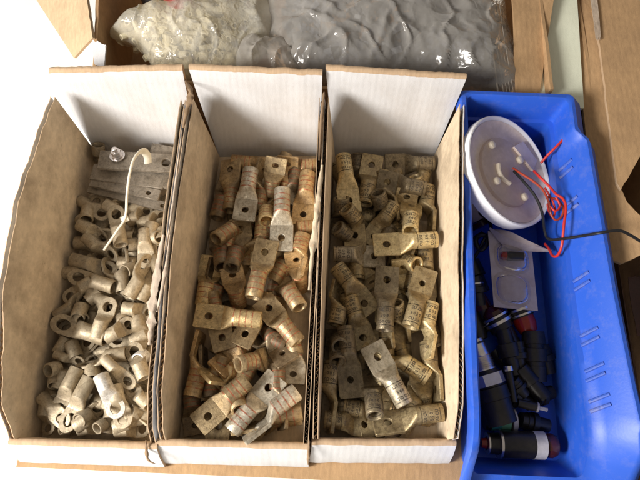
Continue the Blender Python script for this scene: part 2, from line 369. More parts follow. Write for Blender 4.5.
t3 = tray(3, 'white cardboard tray filled with brassy lugs printed in black', (1.6, 42.2), (15.2, 42.0), (.9, 4.1), (14.7, 4.6),
          (.3, 44.0), (16.0, 43.6), (.2, 4.1), (15.3, 4.6), FULL, FULL, Z0, [(3, .2), (12, .0), (22, -.6), (34, -.3), (42, 0)])
# torn paper strips on the walls between the trays
def torn(parent, o0, pts, w, label=None, mat='torn', seed=0):
    P = spline(pts, 10); b = MB(); L = []
    for i, p in enumerate(P):
        f = i/(len(P)-1); ww = w*(.35+.65*math.sin(math.pi*min(1, f*1.05)))*(1+.5*noise.noise(Vector((i*.35, seed, 0))))
        a = Vector((ww*.9, 0, -.15*ww+.3*noise.noise(Vector((i*.5, 0, seed)))))
        c = p-o0; j = .3*noise.noise(Vector((i*.35, seed, 3))); L.append([c-a*(.35+j), c+a*.15+Vector((0, 0, .1)), c+a*(.6+j), c+a*(.58+j)-Vector((0, 0, .05)), c+a*.15+Vector((0, 0, .05)), c-a*(.35+j)-Vector((0, 0, .05))])
    b.loops(L, cap0=True, cap1=True); b.build('torn_strip', M[mat], parent, ang=80)
torn(t1[0], t1[1], [at(184, 78, 14.2), at(190, 92, 14.8), at(186, 110, 14.4), at(183, 128, 14.2)], .8, mat='flute', seed=1)
torn(t1[0], t1[1], [at(182, 130, 14.2), at(177, 170, 14.1), at(171, 215, 14.0), at(166, 250, 13.9)], .3, seed=2)
torn(t1[0], t1[1], [at(163, 235, 13.8), at(157, 268, 13.2), at(152, 300, 12.0), at(150, 330, 11.2), at(149, 345, 10.5)], .95, seed=3)
torn(t2[0], t2[1], [at(170, 235, 14.0), at(166, 265, 13.8), at(161, 292, 13.2), at(157, 312, 12.4)], .45, seed=5)
torn(t2[0], t2[1], [at(324, 92, 14.6), at(321, 120, 14.2), at(319, 160, 14.0)], .5, mat='flute', seed=8)
torn(t3[0], t3[1], [at(322, 165, 13.8), at(317, 205, 13.7), at(312, 250, 13.2), at(309, 290, 12.6)], .8, mat='kraft', seed=6)
torn(t1[0], t1[1], [at(146, 440, 5.5), at(147, 458, 5.0), at(155, 464, 4.2), at(166, 464, 2.4)], .45, mat='flute', seed=9)
torn(t2[0], t2[1], [at(309, 440, 6.0), at(308, 456, 5.0), at(308, 465, 3.6)], .4, mat='flute', seed=11)

# ------------------------------------------------------------------ lugs
NS = 32
def sup(hw, hh, zc, n, x):
    out = []
    for k in range(NS):
        a = 2*math.pi*k/NS; c, s = math.cos(a), math.sin(a)
        out.append((x, hw*math.copysign(abs(c)**(2/n), c), zc+hh*math.copysign(abs(s)**(2/n), s)))
    return out
def circ(r, x, n=NS): return [(x, r*math.cos(2*math.pi*k/n), r*math.sin(2*math.pi*k/n)) for k in range(n)]
def plate(b, outline, hc, hr, z0, t, ch=.05):
    # outline(angle) -> radius from the hole's centre; top and bottom rings round the hole
    angs = sorted(set([2*math.pi*k/56 for k in range(56)]+list(outline.extra)))
    def ring(off, z): return [(hc+(outline(a)-off)*math.cos(a), (outline(a)-off)*math.sin(a), z) for a in angs]
    def hole(r, z): return [(hc+r*math.cos(a), r*math.sin(a), z) for a in angs]
    b.loops([hole(hr, z0-t/2+.04), hole(hr+.04, z0-t/2), ring(ch, z0-t/2), ring(0, z0-t/2+ch), ring(0, z0+t/2-ch), ring(ch, z0+t/2), hole(hr+.04, z0+t/2), hole(hr, z0+t/2-.04), hole(hr, z0-t/2+.04)])
class Rect:
    def __init__(s, x0, x1, hw, hc, cr=.18):
        s.x0, s.x1, s.hw, s.cr = x0-hc, x1-hc, hw, cr; s.extra = []
        for cx, cy in ((s.x1, hw), (s.x1, -hw), (s.x0, hw), (s.x0, -hw)):
            a = math.atan2(cy, cx) % (2*math.pi); s.extra += [(a-.05) % (2*math.pi), a, (a+.05) % (2*math.pi)]
        s.corner = [math.atan2(cy, cx) % (2*math.pi) for cx, cy in ((s.x1, hw), (s.x1, -hw))]
    def __call__(s, a):
        c, q = math.cos(a), math.sin(a)
        r = min((s.x1/c if c > 1e-9 else 1e9), (s.x0/c if c < -1e-9 else 1e9), s.hw/abs(q) if abs(q) > 1e-9 else 1e9)
        for k in s.corner:
            if abs(a-k) < .02: r *= .955
        return r
class Round:
    def __init__(s, x0, r, hc): s.x0, s.r = x0-hc, r; s.extra = []
    def __call__(s, a):
        c, q = math.cos(a), math.sin(a)
        if c >= 0: return s.r
        return min(s.x0/c if c < -1e-9 else 1e9, s.r*.98/abs(q) if abs(q) > 1e-9 else 1e9)
CACHE = {}
def lug_meshes(tr, tint, var=0):
    key = (tr, tint, var)
    if key in CACHE: return CACHE[key]
    b = MB(); p = MB()
    if tr != 1:
        r = 1.14; x0 = -3.9; xb = -.75
        b.loops([circ(.80, x0+2.3), circ(.82, x0+.05), circ(.86, x0), circ(r-.05, x0), circ(r, x0+.06), circ(r*1.0, x0+1.2), circ(r, xb-.15)], 0)
        b.loops([circ(.80, x0+2.3), circ(.01, x0+2.35)], 0)
        b.loops([circ(r, xb-.15), sup(r*1.03, r*.97, -.03, 2, xb), sup(1.24, .90, -.20, 2.4, xb+.3), sup(1.42, .62, -.45, 3.2, xb+.7), sup(1.55, .40, -.68, 4.5, xb+1.05), sup(1.6, .27, -.84, 8, xb+1.4)], 0)
        hc = 2.25 if var == 0 else 1.9; hr = .48 if var == 0 else .40
        plate(p, Rect(xb+1.3, 3.9, 1.62, hc), hc, hr, -.86, .50)
    else:
        r = .98 if var == 0 else .92; x0 = -2.7; xb = -.55
        b.loops([circ(.74, x0+1.9), circ(.76, x0+.04), circ(.79, x0), circ(r-.03, x0), circ(r, x0+.05), circ(r, xb-.1)], 0)
        b.loops([circ(.74, x0+1.9), circ(.01, x0+1.92)], 0)
        b.loops([circ(r, xb-.1), sup(r*1.02, r*.95, -.03, 2, xb), sup(1.06, .72, -.24, 2.4, xb+.25), sup(1.12, .42, -.48, 3, xb+.55), sup(1.14, .22, -.68, 5, xb+.85), sup(1.14, .17, -.72, 8, xb+1.05)], 0)
        hc = 1.48; hr = .66 if var == 0 else .48
        plate(p, Round(xb+.95, 1.22, hc), hc, hr, -.73, .33)
    mb = b.me('lug_barrel', [LM[tr, tint, 'barrel']], ang=40); mp = p.me('lug_palm', [LM[tr, tint, 'palm']], ang=30)
    CACHE[key] = (mb, mp); return CACHE[key]
def bent_text(lines, r, size):
    vs_, fs = [], []
    for li, (s_, x) in enumerate(lines):
        cu = bpy.data.curves.new('t', 'FONT'); cu.body = s_; cu.size = size; cu.align_x = 'CENTER'; cu.align_y = 'CENTER'; cu.offset = .012; cu.resolution_u = 2
        to = bpy.data.objects.new('t', cu); COL.objects.link(to); dg = bpy.context.evaluated_depsgraph_get(); dg.update()
        me = bpy.data.meshes.new_from_object(to.evaluated_get(dg)); n = len(vs_)
        bm = bmesh.new(); bm.from_mesh(me); bmesh.ops.triangulate(bm, faces=bm.faces); bmesh.ops.subdivide_edges(bm, edges=[e for e in bm.edges if e.calc_length() > .25], cuts=1); bm.to_mesh(me); bm.free()
        for v in me.vertices:
            a = -v.co.x/r; vs_.append((x+v.co.y, -(r+.012)*math.sin(a)*-1, (r+.012)*math.cos(a)))
        fs += [tuple(i+n for i in p.vertices) for p in me.polygons]
        bpy.data.objects.remove(to); bpy.data.curves.remove(cu); bpy.data.meshes.remove(me)
    return mesh('marking', vs_, fs, [M['ink']], smooth=False, norm=False)
MARK = [bent_text([('350 CU', -1.75), ('5 0 0', -2.45), ('350 CU', -3.1)], 1.14, .52), bent_text([('CU 350', -1.75), ('1 0 5 0', -2.45), ('CU 350', -3.1)], 1.14, .50)]
COLW = {1: (-31.3, -17.3), 2: (-15.2, -.8), 3: (1.4, 15.0)}
TRN = {1: 'pale-lug tray', 2: 'red-banded tray', 3: 'printed-lug tray'}
WN = {1: ('outer wall', 'torn wall'), 2: ('torn wall', 'split wall'), 3: ('split wall', 'blue-bin wall')}
LUGS = []
def lug(tr, bx, by, px, py, z, tint='mid', tilt=0, roll=0, var=0, size=1.0, low=False):
    L = (7.8 if tr != 1 else 5.2)*size; dz = 0; zb = zp = z
    B, P = at(bx, by, z), at(px, py, z)
    l = (B-P).length
    if tilt:
        for _ in range(6):
            h = (B-P).xy.length; dz = math.sqrt(max(0, L*L-h*h)); dz = min(dz, L*.42)*(1 if tilt > 0 else -1)
            B, P = at(bx, by, z+dz/2), at(px, py, z-dz/2)
    zlow = min(B.z, P.z)
    lift = (.95 if tr != 1 else .8)*size + (.3 if not roll else .55) - zlow
    if lift > 0 and tilt:
        B = at(bx, by, B.z+lift); P = at(px, py, P.z+lift)
    d = P-B; l = d.length; xs = max(.66, min(1.25, l/L))*size; x = d.normalized(); c = (B+P)/2
    up = Vector((0, 0, 1)) - x*x.z; up.normalize(); y = up.cross(x)
    R = Matrix((x, y, up)).transposed() @ Matrix.Rotation(math.radians(roll), 3, 'X')
    ext = []                                             # keep every end inside its tray
    hl = 3.9 if tr != 1 else 2.7; hw = 1.62 if tr != 1 else 1.2; hb = 1.14 if tr != 1 else .98
    for X_ in (-hl*xs, hl*xs):
        for Y_ in (-1, 1):
            for Z_ in (-1, 1):
                v = Vector((X_, Y_*(hb if X_ < 0 else hw)*size, (Z_*hb if X_ < 0 else -.86+Z_*.25)*size)); ext.append(c + R @ v)
    T_ = {1: t1, 2: t2, 3: t3}[tr]
    dxl = max(0, max(T_[2](max(4, e.y), max(0, e.z), .12)-e.x for e in ext)); dxr = max(0, max(e.x-T_[3](max(4, e.y), max(0, e.z), -.12) for e in ext))
    dyf = max(0, max((3.4 if tr == 1 else 3.9)-e.y+(.5 if tr == 3 else 0) for e in ext if e.z < 5.4) if any(e.z < 5.4 for e in ext) else 0)
    c = c + Vector((dxl-dxr, dyf, max(0, .35-min(e.z for e in ext))))
    LUGS.append(dict(tr=tr, c=c, R=R, xs=xs, s=size, tint=tint, roll=roll, var=var, d=x, tilt=tilt, low=low))
# --- red-banded tray
A = lambda x, y: (190+x/4.571, 145+y/4.571)
Bq = lambda x, y: (180+x/4.571, 240+y/4.571)
C = lambda x, y: (170+x/4.267, 340+y/4.267)
D = lambda x, y: (320+x/4.571, 145+y/4.571)
Eq = lambda x, y: (320+x/4.571, 240+y/4.571)
Fq = lambda x, y: (310+x/4.267, 340+y/4.267)
G = lambda x, y: (40+x/4.571, 140+y/4.571)
Hq = lambda x, y: (30+x/4.571, 235+y/4.571)
I = lambda x, y: (20+x/4.173, 335+y/4.173)
def put(tr, q, bx, by, px, py, z, tint='mid', **k):
    b, p = q(bx, by), q(px, py); lug(tr, b[0], b[1], p[0], p[1], z, tint, **k)
put(2, A, 190, 78, 400, 92, 2.6, 'copper')
put(2, A, 366, 235, 392, 60, 4.0, 'mid', tilt=-1)
put(2, A, 436, 225, 445, 60, 2.2, 'copper', tilt=-1)
put(2, A, 572, 95, 430, 100, 2.4, 'copper')
put(2, A, 122, 335, 188, 112, 2.6, 'dark', tilt=1)
put(2, A, 278, 112, 242, 335, 5.0, 'silver')
put(2, A, 118, 432, 300, 310, 3.0, 'mid', tilt=1)
put(2, A, 422, 203, 416, 476, 5.2, 'silver')
put(2, A, 540, 128, 512, 358, 4.2, 'copper')
put(2, A, 560, 378, 400, 388, 3.0, 'copper')
put(2, A, 336, 332, 322, 560, 3.0, 'bright')
put(2, A, 350, 350, 350, 225, 1.9, 'bright', tilt=1)
put(2, Bq, 235, 128, 290, -60, 3.6, 'dark', tilt=1)
put(2, A, 520, 410, 475, 600, 4.0, 'copper', roll=75)
put(2, Bq, 335, 265, 400, -10, 5.6, 'mid', var=0)
put(2, Bq, 100, 300, 140, 62, 3.0, 'bright')
put(2, Bq, 272, 305, 232, 130, 2.6, 'copper', tilt=-1)
put(2, Bq, 150, 300, 195, 100, 1.9, 'dark', roll=60)
put(2, Bq, 548, 310, 420, 110, 3.4, 'mid', tilt=1)
put(2, Bq, 540, 468, 370, 262, 4.4, 'mid')
put(2, Bq, 372, 366, 62, 335, 5.4, 'bright')
put(2, Bq, 560, 220, 540, 80, 2.2, 'copper', tilt=-1)
put(2, Bq, 490, 170, 450, 30, 2.4, 'mid', tilt=-1)
put(2, C, 95, 242, 160, -30, 3.2, 'copper', roll=82)
put(2, C, 335, 15, 205, 115, 3.0, 'copper', tilt=-1)
put(2, C, 290, 105, 478, 62, 3.8, 'mid', tilt=1)
put(2, C, 176, 245, 168, 25, 2.2, 'dark', roll=85)
put(2, C, 285, 145, 170, 130, 1.9, 'bright', tilt=-1, roll=50)
put(2, C, 300, 300, 245, 145, 2.4, 'mid', tilt=1)
put(2, C, 330, 200, 108, 392, 4.6, 'mid')
put(2, C, 262, 390, 460, 150, 4.2, 'silver')
put(2, C, 545, 228, 300, 415, 4.8, 'silver', roll=68)
put(2, C, 580, 378, 272, 430, 3.2, 'mid', roll=62)
put(2, C, 400, -60, 500, 82, 2.6, 'dark', tilt=-1, var=1)
put(2, C, 545, -10, 535, 185, 2.2, 'silver')
put(2, A, 130, 560, 110, 370, 2.0, 'dark', tilt=1)
put(2, A, 250, 560, 230, 350, 1.9, 'mid', roll=180)
put(2, Bq, 460, 470, 330, 420, 2.2, 'dark', roll=40)
# --- printed-lug tray
put(3, D, 106, 50, 142, 300, 5.0, 'bright')
put(3, D, 205, 270, 246, 32, 3.8, 'mid')
put(3, D, 520, 84, 300, 88, 3.4, 'dark', roll=-25)
put(3, D, 482, 200, 262, 160, 4.6, 'dark', roll=-25)
put(3, D, 175, 50, 160, 230, 2.0, 'dark')
put(3, D, 122, 292, 222, 410, 3.8, 'mid', tilt=1)
put(3, D, 338, 272, 225, 450, 3.6, 'mid')
put(3, D, 412, 395, 425, 225, 4.6, 'bright', tilt=1)
put(3, D, 372, 365, 402, 220, 3.0, 'mid', tilt=-1)
put(3, D, 268, 235, 300, 350, 2.4, 'dark', tilt=1)
put(3, D, 495, 190, 484, 405, 3.0, 'mid', roll=85)
put(3, D, 535, 432, 246, 448, 5.8, 'bright')
put(3, D, 60, 375, 185, 480, 2.4, 'dark', tilt=1)
put(3, Eq, 62, 66, 300, 66, 4.0, 'silver')
put(3, Eq, 76, 122, 240, 328, 5.0, 'mid')
put(3, Eq, 296, 415, 312, 112, 5.6, 'dark')
put(3, Eq, 412, 400, 492, 122, 5.2, 'mid', var=1)
put(3, Eq, 505, 38, 512, 260, 3.4, 'mid')
put(3, Eq, 438, 112, 330, 75, 3.0, 'bright', tilt=1)
put(3, Eq, 415, 235, 458, 50, 3.0, 'mid', roll=82)
put(3, Eq, 385, 245, 385, 120, 2.2, 'bright', tilt=-1)
put(3, Eq, 62, 388, 105, 195, 4.2, 'mid', roll=60)
put(3, Eq, 135, 262, 215, 490, 4.2, 'mid')
put(3, Fq, 505, 162, 250, -10, 3.8, 'bright', roll=62)
put(3, Eq, 512, 288, 465, 540, 4.6, 'bright', roll=75)
put(3, Eq, 345, 300, 362, 440, 2.6, 'mid', roll=85, tilt=1)
put(3, Fq, 515, 10, 528, 265, 3.4, 'mid', roll=80)
put(3, Eq, 116, 398, 150, 720, 4.4, 'dark', var=1)
put(3, Fq, 86, 96, 88, -60, 2.2, 'dark', tilt=1)
put(3, Fq, 84, 92, 42, 395, 3.0, 'mid', roll=82)
put(3, Fq, 406, 278, 262, 12, 5.8, 'silver')
put(3, Fq, 278, 325, 258, 95, 4.2, 'dark', tilt=1)
put(3, Fq, 142, 284, 350, 320, 2.8, 'mid')
put(3, Fq, 60, 368, 282, 392, 3.2, 'mid')
put(3, Fq, 572, 368, 275, 405, 4.4, 'mid', roll=28)
put(3, Fq, 488, 292, 482, 120, 2.8, 'mid', tilt=-1)
put(3, Fq, 345, 285, 520, 325, 2.0, 'copper', roll=20)
put(3, Eq, 60, 480, 50, 420, 2.2, 'dark', tilt=1)
put(3, Eq, 160, 120, 250, 190, 2.0, 'mid', tilt=-1)
put(3, D, 80, 250, 85, 400, 2.0, 'dark', tilt=1)
put(3, D, 460, 150, 500, 300, 2.0, 'mid', tilt=1)
put(3, Eq, 190, 470, 300, 440, 2.2, 'mid', tilt=-1)
# --- pale-lug tray
put(1, G, 370, 478, 335, 292, 4.8, 'mid')
put(1, G, 345, 318, 225, 262, 3.4, 'mid')
put(1, G, 200, 362, 225, 240, 3.0, 'mid', tilt=1)
put(1, G, 182, 385, 310, 455, 3.6, 'mid')
put(1, G, 285, 430, 272, 330, 2.6, 'mid', tilt=-1)
put(1, G, 512, 385, 480, 560, 3.6, 'bright')
put(1, G, 552, 462, 560, 350, 2.8, 'mid', tilt=1)
put(1, G, 400, 372, 515, 322, 3.0, 'mid', roll=55)
put(1, G, 450, 385, 590, 350, 2.6, 'mid', roll=60)
put(1, G, 425, 450, 400, 360, 2.4, 'mid', tilt=-1)
put(1, G, 165, 470, 300, 478, 2.4, 'mid')
put(1, G, 258, 35, 262, 115, 2.6, 'dark', tilt=1)
put(1, Hq, 258, 10, 380, 120, 3.2, 'mid', roll=50)
put(1, Hq, 195, 112, 388, 160, 3.4, 'dark')
put(1, Hq, 378, 238, 170, 172, 4.0, 'mid')
put(1, Hq, 258, 212, 122, 292, 3.2, 'mid')
put(1, Hq, 218, 378, 262, 250, 2.8, 'mid', tilt=1)
put(1, Hq, 268, 302, 400, 190, 2.8, 'mid')
put(1, Hq, 305, 472, 362, 282, 4.8, 'bright')
put(1, Hq, 330, 470, 78, 385, 4.4, 'mid', size=1.12)
put(1, Hq, 452, 282, 562, 98, 4.2, 'mid', roll=62)
put(1, Hq, 425, 258, 405, 50, 3.4, 'dark', roll=-58)
put(1, Hq, 428, 335, 560, 352, 4.0, 'mid', var=1)
put(1, Hq, 505, 300, 590, 130, 3.4, 'mid')
put(1, Hq, 430, 398, 372, 350, 2.8, 'mid', tilt=1)
put(1, Hq, 345, 468, 478, 402, 4.4, 'mid', roll=30)
put(1, Hq, 490, 378, 510, 500, 3.4, 'mid')
put(1, Hq, 525, -20, 524, 142, 4.0, 'bright', var=1)
put(1, Hq, 440, 50, 560, 30, 2.6, 'mid', tilt=1)
put(1, Hq, 435, 165, 520, 120, 2.6, 'mid', tilt=1)
put(1, Hq, 590, 10, 500, 30, 3.0, 'mid', tilt=1)
put(1, Hq, 240, 390, 180, 310, 2.6, 'dark', tilt=1)
put(1, Hq, 330, 350, 230, 280, 2.4, 'dark', tilt=-1)
put(1, I, 235, 92, 175, -60, 3.0, 'dark', tilt=1)
put(1, I, 148, 80, 262, 125, 3.4, 'mid', size=.62, roll=40)
put(1, I, 130, 145, 210, 120, 2.6, 'mid', tilt=1)
put(1, I, 120, 210, 128, 120, 2.6, 'mid', tilt=1, size=.75)
put(1, I, 305, 185, 295, 65, 3.4, 'mid', tilt=1)
put(1, I, 440, 78, 232, 108, 3.9, 'mid', roll=60)
put(1, I, 520, 178, 458, 32, 4.4, 'mid')
put(1, I, 352, 100, 470, 215, 4.9, 'bright', size=.75)
put(1, I, 530, 290, 445, 205, 4.2, 'bright', size=.8)
put(1, I, 545, 300, 500, 190, 3.6, 'mid', tilt=1, size=.8)
put(1, I, 338, 172, 408, 340, 5.6, 'silver')
put(1, I, 395, 215, 432, 385, 4.6, 'bright')
put(1, I, 240, 142, 128, 358, 4.0, 'mid')
put(1, I, 290, 185, 172, 405, 4.4, 'mid')
put(1, I, 95, 310, 80, 442, 2.6, 'dark', roll=30)
put(1, I, 252, 352, 330, 290, 2.8, 'dark', tilt=1)
put(1, I, 225, 415, 345, 340, 3.2, 'mid', roll=55)
put(1, I, 320, 425, 390, 380, 3.4, 'dark', size=.8, tilt=1)
put(1, I, 390, 414, 545, 365, 3.2, 'mid', roll=62)
put(1, I, 545, 395, 370, 448, 2.6, 'mid', roll=75)
put(1, I, 172, 432, 240, 428, 2.2, 'mid', size=.7, tilt=1)
put(1, I, 130, 235, 160, 330, 2.6, 'mid', tilt=-1)
put(1, I, 380, 250, 345, 370, 2.8, 'dark', tilt=1)
put(1, I, 180, 300, 260, 330, 2.2, 'dark')
put(1, I, 470, 320, 560, 330, 2.4, 'mid', tilt=1)
put(1, I, 120, 400, 200, 440, 2.0, 'dark')
put(1, I, 500, 100, 550, 60, 2.6, 'silver', tilt=1)
put(1, I, 395, 428, 530, 418, 2.6, 'mid')
put(1, I, 470, 405, 370, 445, 3.2, 'mid', roll=35)
put(1, I, 250, 440, 330, 420, 2.4, 'mid', size=.85)
put(1, G, 250, 470, 240, 350, 2.6, 'dark', roll=30)
put(1, Hq, 520, 440, 450, 350, 2.4, 'mid', roll=20)
put(2, C, 560, 385, 290, 412, 2.0, 'mid', roll=20)
put(2, C, 60, 250, 75, 400, 1.9, 'dark')
put(3, D, 250, 330, 60, 330, 2.0, 'mid', roll=15)
put(3, Eq, 470, 70, 470, 300, 2.2, 'dark', roll=180)
# lugs lower in each heap, seen through the gaps
rf = random.Random(3)
for tr, nx, ny, zl_ in ((1, 3, 9, 1.5), (2, 2, 8, 1.4), (3, 2, 8, 1.4), (2, 3, 4, 2.6), (3, 3, 4, 2.6), (1, 4, 7, 2.7)):
    x0, x1 = COLW[tr]
    for i in range(nx):
        for j in range(ny):
            cx = lerp(x0+(2.2 if zl_ < 2 else .6), x1-(2.2 if zl_ < 2 else .6), (i+.5)/nx) + rf.uniform(-.9, .9)*(1 if tr != 1 else .6); cy = lerp(5.2 if zl_ < 2 else 4.6, 40 if tr != 1 else 34, (j+.5)/ny) + rf.uniform(-.8, .8)
            th = rf.uniform(0, 2*math.pi) if tr == 1 else rf.choice((math.pi/2, -math.pi/2)) + rf.uniform(-.5, .5)
            d = Vector((math.cos(th), math.sin(th), rf.uniform(-.1, .1))).normalized(); up = Vector((0, 0, 1))-d*d.z; up.normalize()
            roll = rf.choice((0, 0, 180, 70, -70)) + rf.uniform(-15, 15)
            R = Matrix((d, up.cross(d), up)).transposed() @ Matrix.Rotation(math.radians(roll), 3, 'X')
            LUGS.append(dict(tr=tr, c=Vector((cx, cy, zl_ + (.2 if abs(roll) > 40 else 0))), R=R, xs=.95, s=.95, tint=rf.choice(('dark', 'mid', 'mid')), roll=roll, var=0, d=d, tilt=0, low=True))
ORD = ['first', 'second', 'third', 'fourth', 'fifth', 'sixth', 'seventh', 'eighth', 'ninth', 'tenth', 'eleventh', 'twelfth', 'thirteenth', 'fourteenth', 'fifteenth', 'sixteenth', 'seventeenth', 'eighteenth', 'nineteenth', 'twentieth', 'twenty-first', 'twenty-second', 'twenty-third', 'twenty-fourth', 'twenty-fifth']
TW = {1: {'mid': 'dusty grey', 'bright': 'pale', 'dark': 'dull', 'silver': 'shiny silver', 'copper': 'tan'},
      2: {'mid': 'brown', 'bright': 'golden', 'dark': 'dark', 'silver': 'silvery', 'copper': 'coppery'},
      3: {'mid': 'bronze', 'bright': 'yellow', 'dark': 'dark', 'silver': 'greyish', 'copper': 'coppery'}}
cells = {}
for g in LUGS:
    g['k'] = .90 if g['tr'] != 1 else .88
    x0, x1 = COLW[g['tr']]; u = (g['c'].x-x0)/(x1-x0); g['col'] = 0 if u < .34 else (1 if u < .66 else 2)
    cells.setdefault((g['tr'], g['col'], g['low']), []).append(g)
for key, L in cells.items():
    L.sort(key=lambda g: -g['c'].y)
    for i, g in enumerate(L): g['rank'] = i
for g in LUGS:
    tr, col = g['tr'], g['col']; n = len(cells[tr, col, g['low']]); k = g['rank']
    where = ('by '+WN[tr][0], 'in mid row', 'by '+WN[tr][1])[col]
    dx, dy = g['d'].x, g['d'].y
    if g['low']: pose = 'buried lug'
    elif abs(g['roll']) > 50: pose = 'lug on edge'
    elif g['tilt'] > 0: pose = 'lug, open barrel up'
    elif g['tilt'] < 0: pose = 'lug, palm up'
    else: pose = 'lug, palm toward ' + (('far panel' if dy > 0 else 'lip') if abs(dy) > abs(dx) else ('bin' if dx > 0 else WN[tr][0].split()[0]+' side'))
    rk = (ORD[k]+' from far panel') if k < n-1-k or n-1-k > 24 else (ORD[n-1-k]+' from lip')
    lab = '%s %s, %s, %s, %s' % (TW[tr][g['tint']], pose, TRN[tr], where, rk)
    r = empty('terminal_lug'); tag(r, lab, 'cable lug', {1: 'pale tinned ring lugs', 2: 'copper lugs with red bands', 3: 'brassy lugs with black print'}[tr])
    Mx = g['R'].to_4x4(); Mx.translation = g['c']*S
    r.matrix_world = Mx @ Matrix.Diagonal((g['xs']*S, g['s']*g['k']*S, g['s']*g['k']*S, 1))
    mb, mp = lug_meshes(tr, g['tint'], g['var']); link('barrel', mb, r); link('palm', mp, r)
    if tr == 3 and not g['low']:
        o = link('marking', MARK[k % 2], r); o.rotation_euler.x = math.radians(random.uniform(-25, 25) - (g['roll'] if abs(g['roll']) > 20 else 0))

# ------------------------------------------------------------------ bars, bolt and tie in the pale-lug tray
def bar(p, q, z0, z1, w, t, holes, label, roll=0):
    a, c = at(*p, z0), at(*q, z1); d = c-a; L = d.length; x = d.normalized(); up = Vector((0, 0, 1))-x*x.z; up.normalize(); y = up.cross(x)
    r = empty('metal_bar'); tag(r, label, 'bus bar', 'flat tinned bars')
    Mx = (Matrix((x, y, up)).transposed() @ Matrix.Rotation(math.radians(roll), 3, 'X')).to_4x4(); Mx.translation = ((a+c)/2)*S
    r.matrix_world = Mx @ Matrix.Diagonal((S, S, S, 1))
    b = MB(); hc = L/2-1.5 if holes else L/2-1.5
    plate(b, Rect(-L/2, L/2, w/2, hc), hc, .55 if holes else .3, 0, t, .07)
    b.build('strap', M['tarnish'], r); return r, a, c
r1, a1, c1 = bar((99, 160), (178, 164), 5.6, 5.2, 2.6, .5, 1, 'uppermost flat tinned bar with a bolt through it below the far panel')
bar((138, 172), (190, 186), 4.6, 4.2, 2.6, .45, 1, 'flat bar with a hole lying askew between the bolted bar and the torn wall')
bar((91, 181), (160, 196), 4.4, 4.2, 1.5, .45, 0, 'long flat bar lying just below the bolted bar')
bar((89, 188), (174, 209), 3.7, 3.6, 1.3, .45, 0, 'lowest and narrowest flat bar next to the ring lugs')
bar((150, 153), (190, 160), 3.9, 3.6, 2.8, .5, 0, 'short flat bar tucked under the bolted bar at the far panel')
bar((92, 172), (165, 182), 4.6, 4.4, 2.2, .45, 0, 'flat bar half hidden under the front edge of the bolted bar')
pb = at(117.5, 156, 5.9); rb = empty('hex_bolt', pb); tag(rb, 'small bright hex bolt with washers standing on the uppermost flat bar', 'bolt')
T = Matrix.Rotation(-math.pi/2, 4, 'Y'); T2 = Matrix.Rotation(math.radians(-8), 4, 'X') @ T
b = MB(); b.lathe([(0, .3), (0, .95), (.16, .98), (.18, .3)], M=T2); b.build('washer', M['chrome'], rb)
b = MB(); b.lathe([(.2, .3), (.2, .72), (.42, .74), (.43, .3)], M=T2); b.build('spring_washer', M['chrome'], rb)
b = MB(); b.lathe([(.45, .1), (.45, .62), (1.0, .66), (1.08, .56), (1.08, .1)], n=6, M=T2); b.lathe([(1.08, .34), (1.5, .34), (1.55, .28), (1.55, .01)], n=24, M=T2); b.build('nut', M['chrome'], rb, ang=25)
# nylon cable tie
tie = empty('cable_tie', at(125, 219, 7)); o0 = at(125, 219, 7); tag(tie, 'looped pale nylon cable tie standing across the flat bars', 'cable tie')
P = spline([at(148, 163, 6.5), at(147, 155, 7.6), at(141.5, 151, 8.8), at(134, 159, 9.4), at(129.5, 175, 9.2), at(127, 195, 8.4), at(125.3, 217, 7.2), at(117, 231, 6.8), at(104, 250, 6.2)], 10)
b = MB(); b.tube([p-o0 for p in P], .50, 10, flat=.32); b.build('strap', M['zip'], tie)
b = MB(); Mz = Matrix.Rotation(math.radians(28), 4, 'Z'); b.lathe([(-.45, .2), (-.42, .42), (.4, .44), (.45, .2)], n=8, M=Mz, cap0=True, cap1=True); b.build('head', M['zip'], tie, ang=30)

# ------------------------------------------------------------------ blue bin
bn = empty('parts_bin', (24, 22, 0)); BO = Vector((24, 22, 0)); tag(bn, 'long blue plastic parts bin holding a lamp, wires and pilot lights', 'plastic bin')
def rloop(x0, x1, y0, y1, z, notch=0, cr=.7, zl=None):
    pts = []
    ys = [y0+cr+(y1-y0-2*cr)*i/60 for i in range(61)]; xs = [x0+cr+(x1-x0-2*cr)*i/24 for i in range(25)]
    for x in xs[:-1]: pts.append((x, y0))
    for i in range(7): a = -math.pi/2+i*math.pi/12; pts.append((x1-cr+cr*math.cos(a), y0+cr+cr*math.sin(a)))
    for y in ys[1:-1]: pts.append((x1, y))
    for i in range(7): a = i*math.pi/12; pts.append((x1-cr+cr*math.cos(a), y1-cr+cr*math.sin(a)))
    for x in reversed(xs[1:-1]): pts.append((x, y1))
    for i in range(7): a = math.pi/2+i*math.pi/12; pts.append((x0+cr+cr*math.cos(a), y1-cr+cr*math.sin(a)))
    for y in reversed(ys[1:-1]): pts.append((x0, y))
    for i in range(7): a = math.pi+i*math.pi/12; pts.append((x0+cr+cr*math.cos(a), y0+cr+cr*math.sin(a)))
    out = []
    for x, y in pts:
        s = interp([(-6, .40), (-1.5, .45), (.5, .6), (3.5, .93), (6, 1)], y)
        xx = x
        if x > 26 and notch: xx -= max(0, min(1, (x-26)/4))*notch*interp([(38.5, 0), (39.8, 1), (50, .75)], y) if y > 38.5 else 0
        if x < 22: xx += interp([(2, -.75), (45, 0)], y)*(min(z, 13)/13)
        if x > 26: xx += interp([(-4, 2.0), (2, 1.6), (10, 1.0), (20, .5), (45, 0)], y)*max(0, min(1, (z-8.5)/3.5))
        out.append(Vector((xx, y, z*s if z > 1 else z))-BO)
    return out
b = MB()
